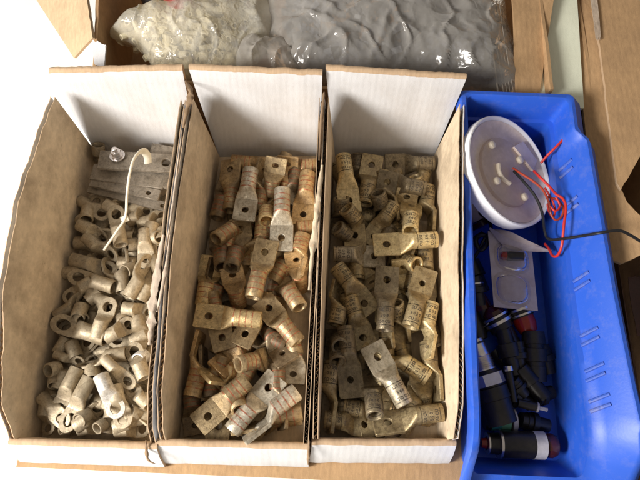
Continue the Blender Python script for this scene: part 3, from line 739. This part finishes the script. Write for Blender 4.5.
b.loops([rloop(19, 28, 4, 41, .6), rloop(18.1, 28.8, 3.1, 42.2, .6), rloop(18.0, 28.9, 2.9, 42.4, 1.1), rloop(17.6, 28.5, 1.2, 43.2, 9.0), rloop(17.4, 29.0, .8, 43.6, 9.15), rloop(17.3, 29.5, -.2, 43.8, 10.3, .6), rloop(17.2, 30.6, -2.0, 44.1, 12.85, 1.2),
         rloop(17.0, 30.9, -2.2, 44.3, 13.05, 1.2), rloop(16.5, 31.3, -2.8, 44.8, 13.0, 1.2), rloop(16.35, 31.5, -3.0, 45.0, 12.7, 1.2), rloop(16.2, 32.6, -4.2, 45.2, 11.2, 1.0), rloop(16.25, 32.6, -4.1, 45.1, 11.1, 1.0),
         rloop(16.5, 31.4, -2.4, 44.8, 12.0, 1.0), rloop(17.2, 30.2, .2, 43.9, 9.0), rloop(17.5, 29.3, 2.4, 42.8, 0.0)], cap0=True, cap1=True)
b.build('shell', M['blue'], bn, ang=40)
for (px, py) in ((562, 166), (566, 203), (572, 279), (583, 335), (588, 371), (592, 402)):
    b = MB(); w = at(px, py, 10.8); ex = interp([(-4, 2.0), (2, 1.6), (10, 1.0), (20, .5), (45, 0)], w.y)
    for d in (-.5, .5):
        a, c = Vector((28.98+ex*.1, w.y+d-.3, 9.25))-BO, Vector((29.82+ex*.66, w.y+d+.35, 11.0))-BO
        b.tube([a, lerp(a, c, .5), c], .21, 10)
    b.build('rib', M['blue_rib'], bn)

# ------------------------------------------------------------------ things in the bin
lc = at(511, 170, 10.4)
tc_ = (Vector((0, 0, CH))-lc).normalized(); nrm = (tc_*.70+(RT*.91+UP*.42)*.714).normalized()
def frame(x, hint=Vector((0, 0, 1))):
    y = hint.cross(x).normalized(); z = x.cross(y); return Matrix((x, y, z)).transposed().to_4x4()
lamp = empty('round_lamp'); Mx = frame(nrm); Mx.translation = lc*S; lamp.matrix_world = Mx @ Matrix.Diagonal((S, S, S, 1))
tag(lamp, 'round white ceiling lamp lying face down in the blue bin, wiring side showing', 'lamp')
Rr = 7.08
b = MB(); b.lathe([(-.9, Rr-.66), (-.3, Rr-.5), (.02, Rr-.28), (.10, Rr-.16), (.06, Rr-.03), (-.12, Rr+.04), (-.9, Rr+.05), (-1.9, Rr-.15), (-2.4, Rr-.9), (-2.7, Rr-2.2), (-2.9, Rr-4), (-3.0, .01)], n=72); b.build('cover', M['lamp_white'], lamp)
b = MB(); b.lathe([(-.25, Rr-.5), (-.55, Rr-.8), (-.78, Rr-1.5), (-.9, 4.75), (-.88, 4.3)], n=72); b.build('reflector', M['lamp_inner'], lamp)
b = MB(); b.lathe([(-.95, 4.5), (-.5, 4.36), (-.45, 4.2), (-.42, 2.0), (-.40, .01)], n=72); b.build('base_plate', M['lamp_base'], lamp)
def lp(px, py, z=10.6):                                              # photo pixel -> the lamp's own plane
    d = FW + RT*((px-320)/F) - UP*((py-240)/F); o = Vector((0, 0, CH)); tt = (lc-o).dot(nrm)/d.dot(nrm)
    return Mx.to_3x3().inverted() @ (o+d*tt-lc)
for px, py in ((494, 144), (522, 159), (499, 180), (527, 196)):
    q = lp(px, py); b = MB(); b.lathe([(-.5, .5), (-.2, .48), (-.05, .40), (.03, .22), (.03, .01)], n=20, M=Matrix.Translation((0, q.y, q.z))); b.build('clip', M['lamp_clip'], lamp)
b = MB(); pts = [lp(500, 163), lp(501, 171), lp(505, 178), lp(512, 183)]; b.tube([Vector((-.32, p.y, p.z)) for p in spline(pts, 5)], .30, 8, flat=.7); b.build('cable_slot', M['lamp_clip'], lamp)
q = [lp(515, 146), lp(524, 141), lp(538, 160), lp(534, 170)]
b = MB(); b.add([Vector((-.12, p.y, p.z)) for p in q]+[Vector((-1.5, p.y, p.z)) for p in q], [(0, 1, 2, 3), (7, 6, 5, 4)]+[(i, (i+1) % 4, 4+(i+1) % 4, 4+i) for i in range(4)]); b.build('terminal_cover', M['lamp_inner'], lamp, smooth=False)
def wire(label, pts, r, mat, tip=None):
    P = spline(pts, 10); o = empty('wire', P[0]); tag(o, label, 'wire'); b = MB(); b.tube([p-P[0] for p in P], r, 10); b.build('insulation', M[mat], o)
    if tip: b = MB(); b.tube([p-P[0] for p in tip], .09, 6); b.build('bare_end', M['copper_wire'], o)
wire('red wire poking out past the lamp edge with a bare stripped tip', [at(541, 163, 8.6), at(547, 156, 9.3), at(556, 147, 10.2), at(566, 137, 10.8), at(571, 134.5, 11)], .16, 'red_wire', [at(571, 134.5, 11), at(576, 133.5, 11.1)])
wire('bright red wire looping from the lamp down to the curled card', [at(534, 171, 10.2), at(541, 178, 11.2), at(549, 186, 11.2), at(556, 194, 10.6), at(563, 199, 10.8), at(566, 208, 10.9), at(564, 225, 10.7), at(562, 245, 9.9), at(558, 255, 8.8), at(553, 256, 7.8), at(549, 249, 7), at(545, 244, 6.4)], .16, 'red_wire')
wire('brown and red wire leaving the lamp centre in a small coil', [at(513, 168, 10.2), at(522, 174, 10.9), at(533, 181, 11.2), at(543, 190, 11.0), at(549, 203, 10), at(551, 214, 9.6), at(556, 220, 9.3), at(562, 216, 9.3), at(563, 207, 9.5), at(557, 200, 9.8), at(548, 197, 10)], .14, 'brown_wire')
wire('thin red wire coiled inside the larger loops beside the lamp rim', [at(545, 188, 9.9), at(552, 200, 9.9), at(555, 210, 9.5), at(553, 217, 9.3), at(549, 211, 9.5), at(548, 204, 9.8), at(555, 211, 9.9), at(560, 206, 9.9), at(556, 197, 10.2)], .13, 'red_wire')
wire('thin black wire running from the lamp out over the bin edge', [at(514, 171, 10.3), at(524, 182, 11), at(535, 196, 11), at(542, 212, 10.4), at(545, 232, 8.4), at(549, 239, 8.6), at(562, 239, 10.2), at(582, 236, 12.2), at(600, 233, 13.9), at(618, 230.5, 14.2), at(630, 235, 13.7), at(646, 245, 13)], .17, 'black_wire')
wire('black wire tangled under the lamp above the blister card', [at(474, 205, 3), at(480, 213, 4), at(488, 220, 4.6), at(491, 229, 5), at(484, 240, 5), at(478, 252, 4), at(471, 262, 3)], .22, 'black_wire')
wire('second black wire bunched beside the blister card', [at(470, 246, 3), at(478, 236, 4.6), at(486, 236, 5), at(487, 244, 5), at(480, 250, 4.4), at(476, 240, 4.4), at(483, 233, 4.6)], .30, 'black_wire')
# blister card
q = [at(488, 231, 6.2), at(531, 243, 5.2), at(538, 311, 4.6), at(494, 307, 4.6)]
bc = empty('blister_card', q[3]); o0 = q[3]; tag(bc, 'dusty blister card with a red button in one of its two bubbles', 'blister pack')
def patch(u, v, h=0): p = lerp(lerp(q[0], q[1], u), lerp(q[3], q[2], u), v); return p + Vector((0, 0, h+.25*math.sin(u*3)*(1-v)))-o0
b = MB(); n = 12; top = [patch(i/n, j/n) for j in range(n+1) for i in range(n+1)]; bot = [p-Vector((0, 0, .08)) for p in top]
fs = [(j*(n+1)+i, j*(n+1)+i+1, (j+1)*(n+1)+i+1, (j+1)*(n+1)+i) for j in range(n) for i in range(n)]
b.add(top, fs); b.add(bot, [f[::-1] for f in fs]); b.build('card', M['card'], bc, norm=False)
def dome(u, v, ru, rv, h, mat, name):
    b = MB(); L = []
    for k, (rr, hh) in enumerate(((1.2, .02), (1.1, .06), (1.0, .1), (.93, h*.6), (.8, h*.9), (.5, h), (.02, h*1.02))):
        L.append([patch(u+ru*rr*math.copysign(abs(math.cos(a))**.7, math.cos(a)), v+rv*rr*math.copysign(abs(math.sin(a))**.7, math.sin(a)), hh) for a in [2*math.pi*i/28 for i in range(28)]])
    b.loops(L); b.build(name, M[mat], bc, norm=False)
dome(.50, .31, .34, .17, .9, 'blister', 'bubble'); dome(.45, .74, .36, .19, .8, 'blister', 'bubble')
cq = patch(.36, .31, .45); bt = empty('push_button', cq+o0); tag(bt, 'small red and black push button inside the upper bubble of the blister card', 'push button')
b = MB(); b.lathe([(-.85, .01), (-.8, .35), (-.55, .52), (-.1, .55), (0, .3)], n=24); b.build('cap', M['red_lens'], bt)
b = MB(); b.lathe([(0, .55), (.3, .62), (.9, .58), (2.0, .5), (2.1, .01)], n=24); b.build('body', M['black'], bt)
b = MB(); P0 = [at(489, 229, 6.6), at(504, 246, 6.2), at(520, 251, 6.0), at(551, 252, 6.4)]; P1 = [at(489, 229, 6.8), at(508, 231, 7.4), at(527, 240, 7.4), at(551, 251, 6.6)]
b.loops([[p-o0 for p in spline(P0, 6)], [lerp(a, c, .5)+Vector((0, 0, .5))-o0 for a, c in zip(spline(P0, 6), spline(P1, 6))], [p-o0 for p in spline(P1, 6)], [lerp(a, c, .5)+Vector((0, 0, .4))-o0 for a, c in zip(spline(P0, 6), spline(P1, 6))], [p-o0 for p in spline(P0, 6)]], close=False)
b.build('curled_flap', M['card'], bc, norm=False)
# turned parts: pilot lights, plugs
def turned(name, label, cat, p, q, parts):
    a, c = p, q; x = (c-a).normalized(); L = (c-a).length
    r = empty(name); Mx = frame(x); Mx.translation = a*S; r.matrix_world = Mx @ Matrix.Diagonal((S, S, S, 1)); tag(r, label, cat)
    for pn, mt, prof, *nn in parts:
        b = MB(); b.lathe([(u*L, rr) for u, rr in prof], n=nn[0] if nn else 36); b.build(pn, M[mt], r, ang=30)
    return r
thr = [(.20+.012*i, 1.33 if i % 2 else 1.22) for i in range(14)]
turned('pilot_light', 'large pilot light with shiny metal neck and pale hex nut by the bin wall', 'pilot light', at(474, 340, 5), at(503, 424, 4),
       [('neck', 'chrome', [(0, .01), (0, .95), (.02, 1.02), (.19, 1.18)]+thr+[(.38, 1.25), (.40, .5)]),
        ('band', 'black', [(.035, 1.04), (.04, 1.12), (.055, 1.12), (.06, 1.04)]),
        ('nut', 'lavender', [(.42, 1.1), (.42, 1.95), (.55, 1.98), (.56, 1.1)], 6),
        ('body', 'black', [(.36, 1.2), (.415, 1.6), (.57, 1.62), (.58, 1.85), (.72, 1.85), (.73, 1.7), (1, 1.65), (1, .01)])])
turned('pilot_light', 'black pilot light with dark red lens lying along the front of the bin', 'pilot light', at(481, 443, 3.2), at(559, 446, 3.0),
       [('lens', 'dark_red', [(.82, 1.3), (.90, 1.35), (.96, 1.1), (1, .5), (1, .01)]),
        ('body', 'black', [(.06, .4), (.08, 1.1), (.24, 1.2), (.25, 1.5), (.80, 1.5), (.82, 1.1)]),
        ('ring', 'chrome', [(.215, 1.0), (.215, 1.62), (.245, 1.62), (.25, 1.0)]),
        ('collar', 'chrome', [(.07, .6), (.07, 1.2), (.09, 1.2), (.10, .6)]),
        ('tip', 'red_lens', [(0, .01), (0, .5), (.07, .6)]),
        ('label', 'label_white', [(.66, 1.51), (.66, 1.53), (.80, 1.53), (.80, 1.51)], 36)])
turned('plug', 'black plug with a teal and green label under the large pilot light', 'plug', at(484, 421, 2.2), at(519, 420, 2.2),
       [('body', 'black', [(0, .01), (0, 1.0), (.72, 1.1), (.74, .5)]), ('label', 'teal', [(.15, 1.12), (.16, 1.15), (.42, 1.17), (.43, 1.12)]), ('label', 'green_lb', [(.43, 1.12), (.44, 1.16), (.7, 1.16), (.7, 1.1)]), ('rim', 'label_white', [(.76, .5), (.76, 1.3), (.88, 1.3), (.9, .5)])])
turned('pilot_light', 'pilot light with two bright metal rings just below the blister card', 'pilot light', at(489, 306, 3.2), at(512, 345, 2.4),
       [('lens', 'dark_red', [(0, .01), (.02, .8), (.15, 1.35), (.24, 1.4)]), ('ring', 'chrome', [(.25, 1.0), (.25, 1.75), (.30, 1.75), (.31, 1.0)]), ('ring', 'chrome', [(.38, 1.0), (.38, 1.75), (.45, 1.75), (.46, 1.0)]), ('body', 'black', [(.2, .9), (.32, 1.4), (.6, 1.45), (.62, 1.2), (1, 1.1), (1, .01)])])
turned('pilot_light', 'red lensed pilot light with thin metal rings beside the card corner', 'pilot light', at(517, 304, 3.2), at(535, 346, 2.6),
       [('ring', 'chrome', [(.12, .9), (.12, 1.6), (.17, 1.6), (.18, .9)]), ('ring', 'copper_wire', [(.25, .9), (.25, 1.55), (.29, 1.55), (.3, .9)]), ('lens', 'red_lens', [(.32, 1.3), (.5, 1.3), (.68, 1.0), (.74, .01)]), ('body', 'black', [(0, .01), (0, 1.3), (.32, 1.4), (.33, .9)]), ('tip', 'copper_wire', [(.76, .01), (.76, .45), (.9, .4), (.92, .01)])])
turned('switch_block', 'black stepped switch body between the large pilot light and bin side', 'switch', at(503, 330, 3.4), at(515, 375, 2.6),
       [('body', 'black', [(0, .01), (0, .9), (.3, 1.0), (.31, 1.35), (.6, 1.35), (.62, 1.0), (1, .95), (1, .01)])])
turned('switch_block', 'black ribbed switch body lying against the blue side wall', 'switch', at(533, 332, 3.2), at(536, 382, 2.4),
       [('body', 'black', [(0, .01), (0, 1.3), (.25, 1.4), (.26, 1.2), (.34, 1.2), (.35, 1.45), (.6, 1.45), (.61, 1.2), (.69, 1.2), (.7, 1.3), (1, 1.2), (1, .01)])])
turned('switch_block', 'black angled switch body above the white spade connector', 'switch', at(520, 368, 3.0), at(544, 398, 2.6),
       [('body', 'black', [(0, .01), (0, 1.0), (.5, 1.15), (.52, .95), (1, 1.0), (1, .01)])])
turned('fuse_holder', 'small black fuse holder with a pale metal cap beside the hex nut', 'fuse holder', at(508, 366, 4.6), at(514, 402, 3.8),
       [('cap', 'chrome', [(0, .01), (0, .5), (.14, .55), (.15, .2)]), ('body', 'black', [(.15, .3), (.16, .42), (1, .42), (1, .01)])])
turned('spade_connector', 'dark sleeved connector ending in a small white blade near the front', 'connector', at(518, 403, 3.4), at(548, 410, 3.6),
       [('sleeve', 'black', [(0, .01), (0, .5), (.6, .5), (.62, .3)]), ('collar', 'label_white', [(.62, .2), (.62, .55), (.68, .55), (.7, .2)]), ('blade', 'label_white', [(.68, .22), (.98, .22), (1, .01)], 6)])
turned('pilot_light', 'dark red capped light standing at the wall below the lamp', 'pilot light', at(477, 296, 3.0), at(492, 327, 1.8),
       [('lens', 'dark_red', [(0, .01), (.02, 1.0), (.4, 1.2), (.42, .6)]), ('body', 'black', [(.4, 1.1), (1, 1.1), (1, .01)])])
turned('switch_block', 'black round switch hidden under the curled wires by the card', 'switch', at(470, 262, 2.4), at(482, 292, 2.2),
       [('body', 'black', [(0, .01), (0, 1.2), (.5, 1.3), (.52, 1.0), (1, 1.0), (1, .01)])])
turned('switch_block', 'black switch body at the bin wall between lamp and pilot light', 'switch', at(470, 312, 2.0), at(480, 340, 1.8),
       [('body', 'black', [(0, .01), (0, 1.1), (.5, 1.2), (1, 1.0), (1, .01)])])
turned('switch_block', 'black switch body underneath the fuse holder', 'switch', at(494, 350, 1.7), at(534, 392, 1.7),
       [('body', 'black', [(0, .01), (0, 1.0), (.5, 1.1), (.52, .9), (1, 1.0), (1, .01)])])
for k_, (pa, pc, dz_, lab_) in enumerate([
    ((516, 342), (520, 372), 2.6, 'short black switch standing between the stepped body and the ribbed body'),
    ((503, 392), (530, 404), 1.8, 'black block lying under the sleeved connector'),
    ((520, 420), (548, 426), 1.6, 'black cylinder behind the front pilot light'),
    ((541, 345), (549, 374), 1.6, 'black cylinder furthest out on the bare bin floor'),
    ((474, 278), (480, 306), 3.2, 'black cylinder along the wall beside the blister card'),
    ((532, 398), (552, 392), 1.6, 'black stub lying just above the white blade'),
    ((512, 380), (524, 396), 2.6, 'black plug leaning on the fuse holder'),
    ((484, 318), (498, 330), 2.0, 'black plug in front of the dark red capped light')]):
    turned('plug', lab_, 'plug', at(*pa, dz_+.6), at(*pc, dz_), [('body', 'black', [(0, .01), (0, .9), (.35, 1.0), (.37, 1.2), (.55, 1.2), (.57, .85), (1, .8), (1, .01)]), ('ring', 'chrome' if k_ % 3 == 1 else 'black', [(.2, .5), (.2, 1.05), (.25, 1.05), (.25, .5)])])
turned('lamp_holder', 'pale round lamp holder wedged under the white lamp beside the wall', 'lamp holder', at(468, 196, 3.4), at(484, 226, 2.6),
       [('body', 'lamp_inner', [(0, .01), (0, 1.5), (.3, 1.6), (.32, 1.3), (.8, 1.1), (.82, .01)]), ('ring', 'dark_red', [(.84, .5), (.84, 1.5), (1, 1.5), (1, .01)])])

# ------------------------------------------------------------------ carton behind, with bags
def slab(b, quad, t, mi=0, wob=.12, n=26, seed=0, edge=None, jag=0):
    a, c, d, e = [Vector(p) for p in quad]; nn = (c-a).cross(e-a).normalized()
    if nn.z < 0: nn = -nn
    g = []
    for j in range(n+1):
        for i in range(n+1):
            u, v = i/n, j/n
            if jag and j == n: v += jag*noise.noise(Vector((i*.6, seed, 2)))
            if jag and i == n: u += jag*.6*noise.noise(Vector((j*.5, seed, 7)))
            p = lerp(lerp(a, c, u), lerp(e, d, u), v); g.append(p+nn*wob*noise.noise(p*.18+Vector((seed, 0, 0))))
    N1 = n+1; fs = [(j*N1+i, j*N1+i+1, (j+1)*N1+i+1, (j+1)*N1+i) for j in range(n) for i in range(n)]
    base = len(b.v); b.add(g, fs, mi); b.add([p-nn*t for p in g], [f[::-1] for f in fs], mi)
    rim = [i for i in range(N1)]+[j*N1+n for j in range(1, N1)]+[n*N1+i for i in range(n-1, -1, -1)]+[j*N1 for j in range(n-1, 0, -1)]
    q = N1*N1
    for i in range(len(rim)): x, y = rim[i], rim[(i+1) % len(rim)]; b.f.append((base+x, base+y, base+q+y, base+q+x)); b.m.append(mi if edge is None else edge)
ct = empty('open_carton', (-3, 62, 0)); CO = Vector((-3, 62, 0)); tag(ct, 'open brown cardboard carton behind the trays holding plastic bags', 'carton')
def cp(b, name, mats, **k):
    b.v = [p-CO for p in b.v]; return b.build(name, mats, ct, **k)
b = MB(); slab(b, [(-31.5, 46.6, .3), (27, 46.6, .3), (27, 80, .3), (-31.5, 80, .3)], .4); cp(b, 'carton_floor', [M['brown_box']])
b = MB(); slab(b, [(-31.5, 46.2, .3), (27, 46.4, .3), (27, 46.2, 11), (-31.0, 46.0, 11)], .4); cp(b, 'front_panel', [M['brown_box']])
b = MB(); pw = [at(107, 66, 11.5), at(87, -2, 13.5)]; slab(b, [(-29.6, 46.8, .3), (-29.6, 80, .3), (pw[1].x-2, 80, 13.5), (pw[0].x-1.5, 46.4, 12.0)], .4, jag=.03, seed=4); cp(b, 'end_panel', [M['brown_box']])
b = MB(); slab(b, [(27.5, 46.5, .3), (27.5, 80, .3), (28, 80, 12), (28, 46.2, 12)], .4); cp(b, 'end_panel', [M['brown_box']])
b = MB(); slab(b, [(-31.5, 80, .3), (27, 80, .3), (27, 80, 13), (-31.5, 80, 13)], .4); cp(b, 'back_panel', [M['brown_box']])
b = MB(); slab(b, [at(74, 58, 9), at(93, 38, 12.6), at(84, -22, 13.5), at(25, -18, 7)], .35, seed=5, jag=.02); cp(b, 'flap', [M['kraft_light']])
b = MB(); slab(b, [at(94, 63, 12.6), at(104, 66, 12.4), at(106, 45, 13.4), at(92, 40, 13.4)], .5, seed=6, jag=.1, n=10); cp(b, 'torn_corner', [M['white_liner']])
b = MB(); slab(b, [at(516, 96, 10.6), at(539, 97, 10.6), at(556, -14, 12.4), at(512, -14, 12.2)], .4, seed=8, wob=.5, jag=.004); cp(b, 'flap', [M['brown_box']])
pb_ = MB(); slab(pb_, [at(538, 108, 10.4), at(584, 108, 10.4), at(576, -20, 10.9), at(546, -20, 10.9)], .5, seed=9, wob=.1); o = pb_.build('foam_board', M['pale_board']); tag(o, 'pale greenish board standing on edge between the carton flap and brown box', 'board')
# bags
def bag(label, outline, z, dome_h, mat, seed, wr, cat='plastic bag', thick=.1):
    cen = sum((Vector(p) for p in outline), Vector((0, 0)))/len(outline)
    n = len(outline); O = [Vector((p[0], p[1])) for p in outline]
    ring = []
    for i in range(n):
        p0, p1, p2, p3 = O[i-1], O[i], O[(i+1) % n], O[(i+2) % n]
        for k in range(24): t = k/24; ring.append(.5*((2*p1)+(p2-p0)*t+(2*p0-5*p1+4*p2-p3)*t*t+(3*p1-p0-3*p2+p3)*t**3))
    loops = []; R_ = 64
    for j in range(R_+1):
        f = 1-j/R_; L = []
        for i, p in enumerate(ring):
            q = cen+(p-cen)*max(f, .003); w = at(q.x, q.y, z)
            h = dome_h*(1-f**2.6)**.6; v3 = Vector((w.x, w.y, seed*7.7))
            rdg = abs(noise.noise(v3*.22+Vector((0, 0, noise.noise(v3*.1)*2))))
            h += wr*(1.4*noise.noise(v3*.13)+1.1*(.5-rdg)*1.3+.35*(.5-abs(noise.noise(v3*.45)))+.06*noise.noise(v3*1.2)+.55*max(0, 1-7*abs(noise.noise(v3*.19+Vector((3, 5, 0)))))**2)*min(1, (1-f)*5)
            L.append(Vector((w.x, w.y, z+h)))
        loops.append(L)
    low = [Vector((p.x, p.y, z-.15)) for p in loops[0]]; low2 = [Vector((p.x, p.y, z-dome_h*.5)) + (Vector((at(*cen, z).x, at(*cen, z).y, z))-p)*.12 for p in loops[0]]
    b = MB(); b.loops([low2, low]+loops, cap0=False, cap1=True)
    c0 = at(*cen, z-dome_h*.5); r = empty('plastic_bag', c0); tag(r, label, cat); b.v = [p-c0 for p in b.v]; b.build('film', M[mat], r, ang=180); return r, c0, cen, ring
def heap(name, label, cat, mat, cen, ring, z, h, n, seed, shape, o0=None):
    rr = random.Random(seed); b = MB()
    for i in range(n):
        k = rr.randrange(len(ring)); f = math.sqrt(rr.random())*.86; q = cen+(ring[k]-cen)*f; zz = z-1+h*(1-f**2)**.6*rr.uniform(.2, .95); p = at(q.x, q.y, zz)
        Mx = Matrix.Translation(p) @ Matrix.Rotation(rr.uniform(0, 6.3), 4, Vector((rr.uniform(-1, 1), rr.uniform(-1, 1), rr.uniform(-1, 1))).normalized())
        if shape == 'tube':
            r = rr.uniform(.35, .6); l = rr.uniform(.9, 2.4); b.lathe([(0, r*.6), (0, r), (l, r*.9), (l, r*.5), (l*.3, r*.45)], n=10, M=Mx)
        else:
            s = rr.uniform(.35, .8); b.box((-s, -s*.6, -s*.35), (s, s*.6, s*.35), M=Mx)
    o = b.build(name, M[mat]); tag(o, label, cat, kind='stuff'); return o
r1_, c_, cen, ring = bag('milky bag stuffed with small cream connectors lying behind the pale-lug tray', [(110, 36), (122, 24), (150, 14), (185, 8), (200, -16), (262, -20), (276, 20), (262, 58), (225, 78), (160, 74), (148, 60), (133, 44)], 9.0, 3.6, 'film_cream', 1, .75)
heap('connectors', 'small cream plastic connectors packed inside the milky bag', 'connectors', 'cream', cen, ring, 8.3, 3.0, 560, 5, 'tube')
r2_, c_, cen, ring = bag('clear zip bag full of dark grey pieces behind the printed-lug tray', [(286, 78), (262, 40), (262, -22), (360, -26), (470, -26), (500, -14), (508, 24), (518, 60), (520, 98), (440, 92), (350, 84)], 8.6, 4.2, 'film', 2, .8)
heap('plastic_pieces', 'dark grey plastic pieces inside the clear zip bag', 'plastic pieces', 'grey_bits', cen+Vector((-10, 6)), [p+(cen-p)*.06 for p in ring], 8.0, 3.4, 1500, 6, 'chip')
for k, dx in enumerate((0, 5, 8, 11, 14)):
    b = MB(); P = spline([at(484+dx, -8, 11.2), at(489+dx, 30, 12.0), at(494+dx, 60, 11.6), at(498+dx*1.1, 92, 10.4)], 8); b.tube([p-c_ for p in P], .09 if k == 0 else .04, 6); b.build('zip_seam', M['film_seam'], r2_)
r3_, c_, cen, ring = bag('small crumpled clear bag wedged between the milky bag and zip bag', [(238, 72), (236, 52), (246, 40), (262, 44), (284, 42), (300, 52), (304, 74), (270, 80)], 9.4, 2.0, 'film', 3, 1.0)
# red and dark bits behind the milky bag
p0 = at(178, 2, 10); r = empty('bottle_cap', p0); tag(r, 'bright red plastic cap behind the milky bag', 'cap')
b = MB(); b.lathe([(0, .01), (0, 1.7), (.2, 1.85), (1.6, 1.9), (1.7, 1.6), (1.2, 1.5), (1.2, .01)], n=30, M=frame(Vector((.2, .3, 1)).normalized())); b.build('cap_shell', M['red'], r)
r4_, c_, cen, ring = bag('dark crumpled wrapper in the carton corner behind the milky bag', [(138, -20), (168, -24), (176, 6), (160, 16), (146, 10)], 7.4, 1.6, 'black', 4, .8, cat='wrapper')

# ------------------------------------------------------------------ big brown box beside the bin
bb = empty('brown_box', (46, 45, 0)); BB = Vector((46, 45, 0)); tag(bb, 'large brown cardboard box with a torn flap beside the blue bin', 'cardboard box')
def bp_(b, name, mats, **k):
    b.v = [p-BB for p in b.v]; return b.build(name, mats, bb, **k)
def poly(b, pts, z, t, jag=.12, seed=0, sub=10, slope=None):
    P = []
    for i in range(len(pts)):
        a, c = Vector(pts[i]), Vector(pts[(i+1) % len(pts)])
        for k in range(sub):
            q = lerp(a, c, k/sub); zz = z(q) if callable(z) else z; w = at(q.x, q.y, zz)
            P.append(w+Vector((noise.noise(w*.9)*jag, noise.noise(w*.9+Vector((9, 9, 9)))*jag, 0)))
    n = len(P); b.add(P, [tuple(range(n))], 0); b.add([p-Vector((0, 0, t)) for p in P], [tuple(range(n-1, -1, -1))], 0)
    b.add([v for p in P for v in (p, p-Vector((0, 0, t)))], [(2*i, 2*((i+1) % n), 2*((i+1) % n)+1, 2*i+1) for i in range(n)], 1)
zz = lambda q: 11.4+ (q.x-600)*.012
b = MB(); poly(b, [(568, -20), (588, -20), (600, 45), (617, 183), (621, 190), (640, 157), (690, 90), (690, -20)], zz, .45); bp_(b, 'top_flap', [M['brown_box'], M['kraft_edge']], smooth=False)
zs = lambda q: 11.3-(617-q.x)*.03 - (q.y/300)*.4
b = MB(); poly(b, [(568, -20), (586, -20), (598.8, 45), (615.8, 184), (621, 190), (628, 203), (648, 224), (648, 252), (622, 263), (606, 258), (588, 150)], zs, .45, seed=3); bp_(b, 'side_flap', [M['brown_box'], M['kraft_edge']], smooth=False)
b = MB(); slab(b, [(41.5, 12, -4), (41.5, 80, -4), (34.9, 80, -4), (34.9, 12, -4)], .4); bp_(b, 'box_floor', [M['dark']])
b = MB(); slab(b, [(34.6, 30, -4), (34.6, 80, -4), (34.2, 80, 10.4), (34.2, 30, 10.4)], .4); bp_(b, 'side_panel', [M['brown_box']])
b = MB(); slab(b, [(41.6, 12, -4), (41.6, 80, -4), (41.9, 80, 10.4), (41.9, 12, 4)], .4); bp_(b, 'side_panel', [M['brown_box']])
# tape tear on the flap
b = MB(); slab(b, [at(590, -6, 11.75), at(597, -6, 11.75), at(601, 38, 11.75), at(596, 40, 11.75)], .05, seed=12, jag=.15, n=14, wob=.1); bp_(b, 'torn_tape', [M['torn']])
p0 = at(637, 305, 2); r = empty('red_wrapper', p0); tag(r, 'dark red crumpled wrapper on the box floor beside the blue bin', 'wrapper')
b = MB(); slab(b, [Vector((-.8, -4, 0)), Vector((3, -4, .3)), Vector((3.4, 4, .6)), Vector((-.6, 3.6, .2))], .08, wob=1.1, jag=.05, seed=3); b.build('foil', M['dark_red'], r)
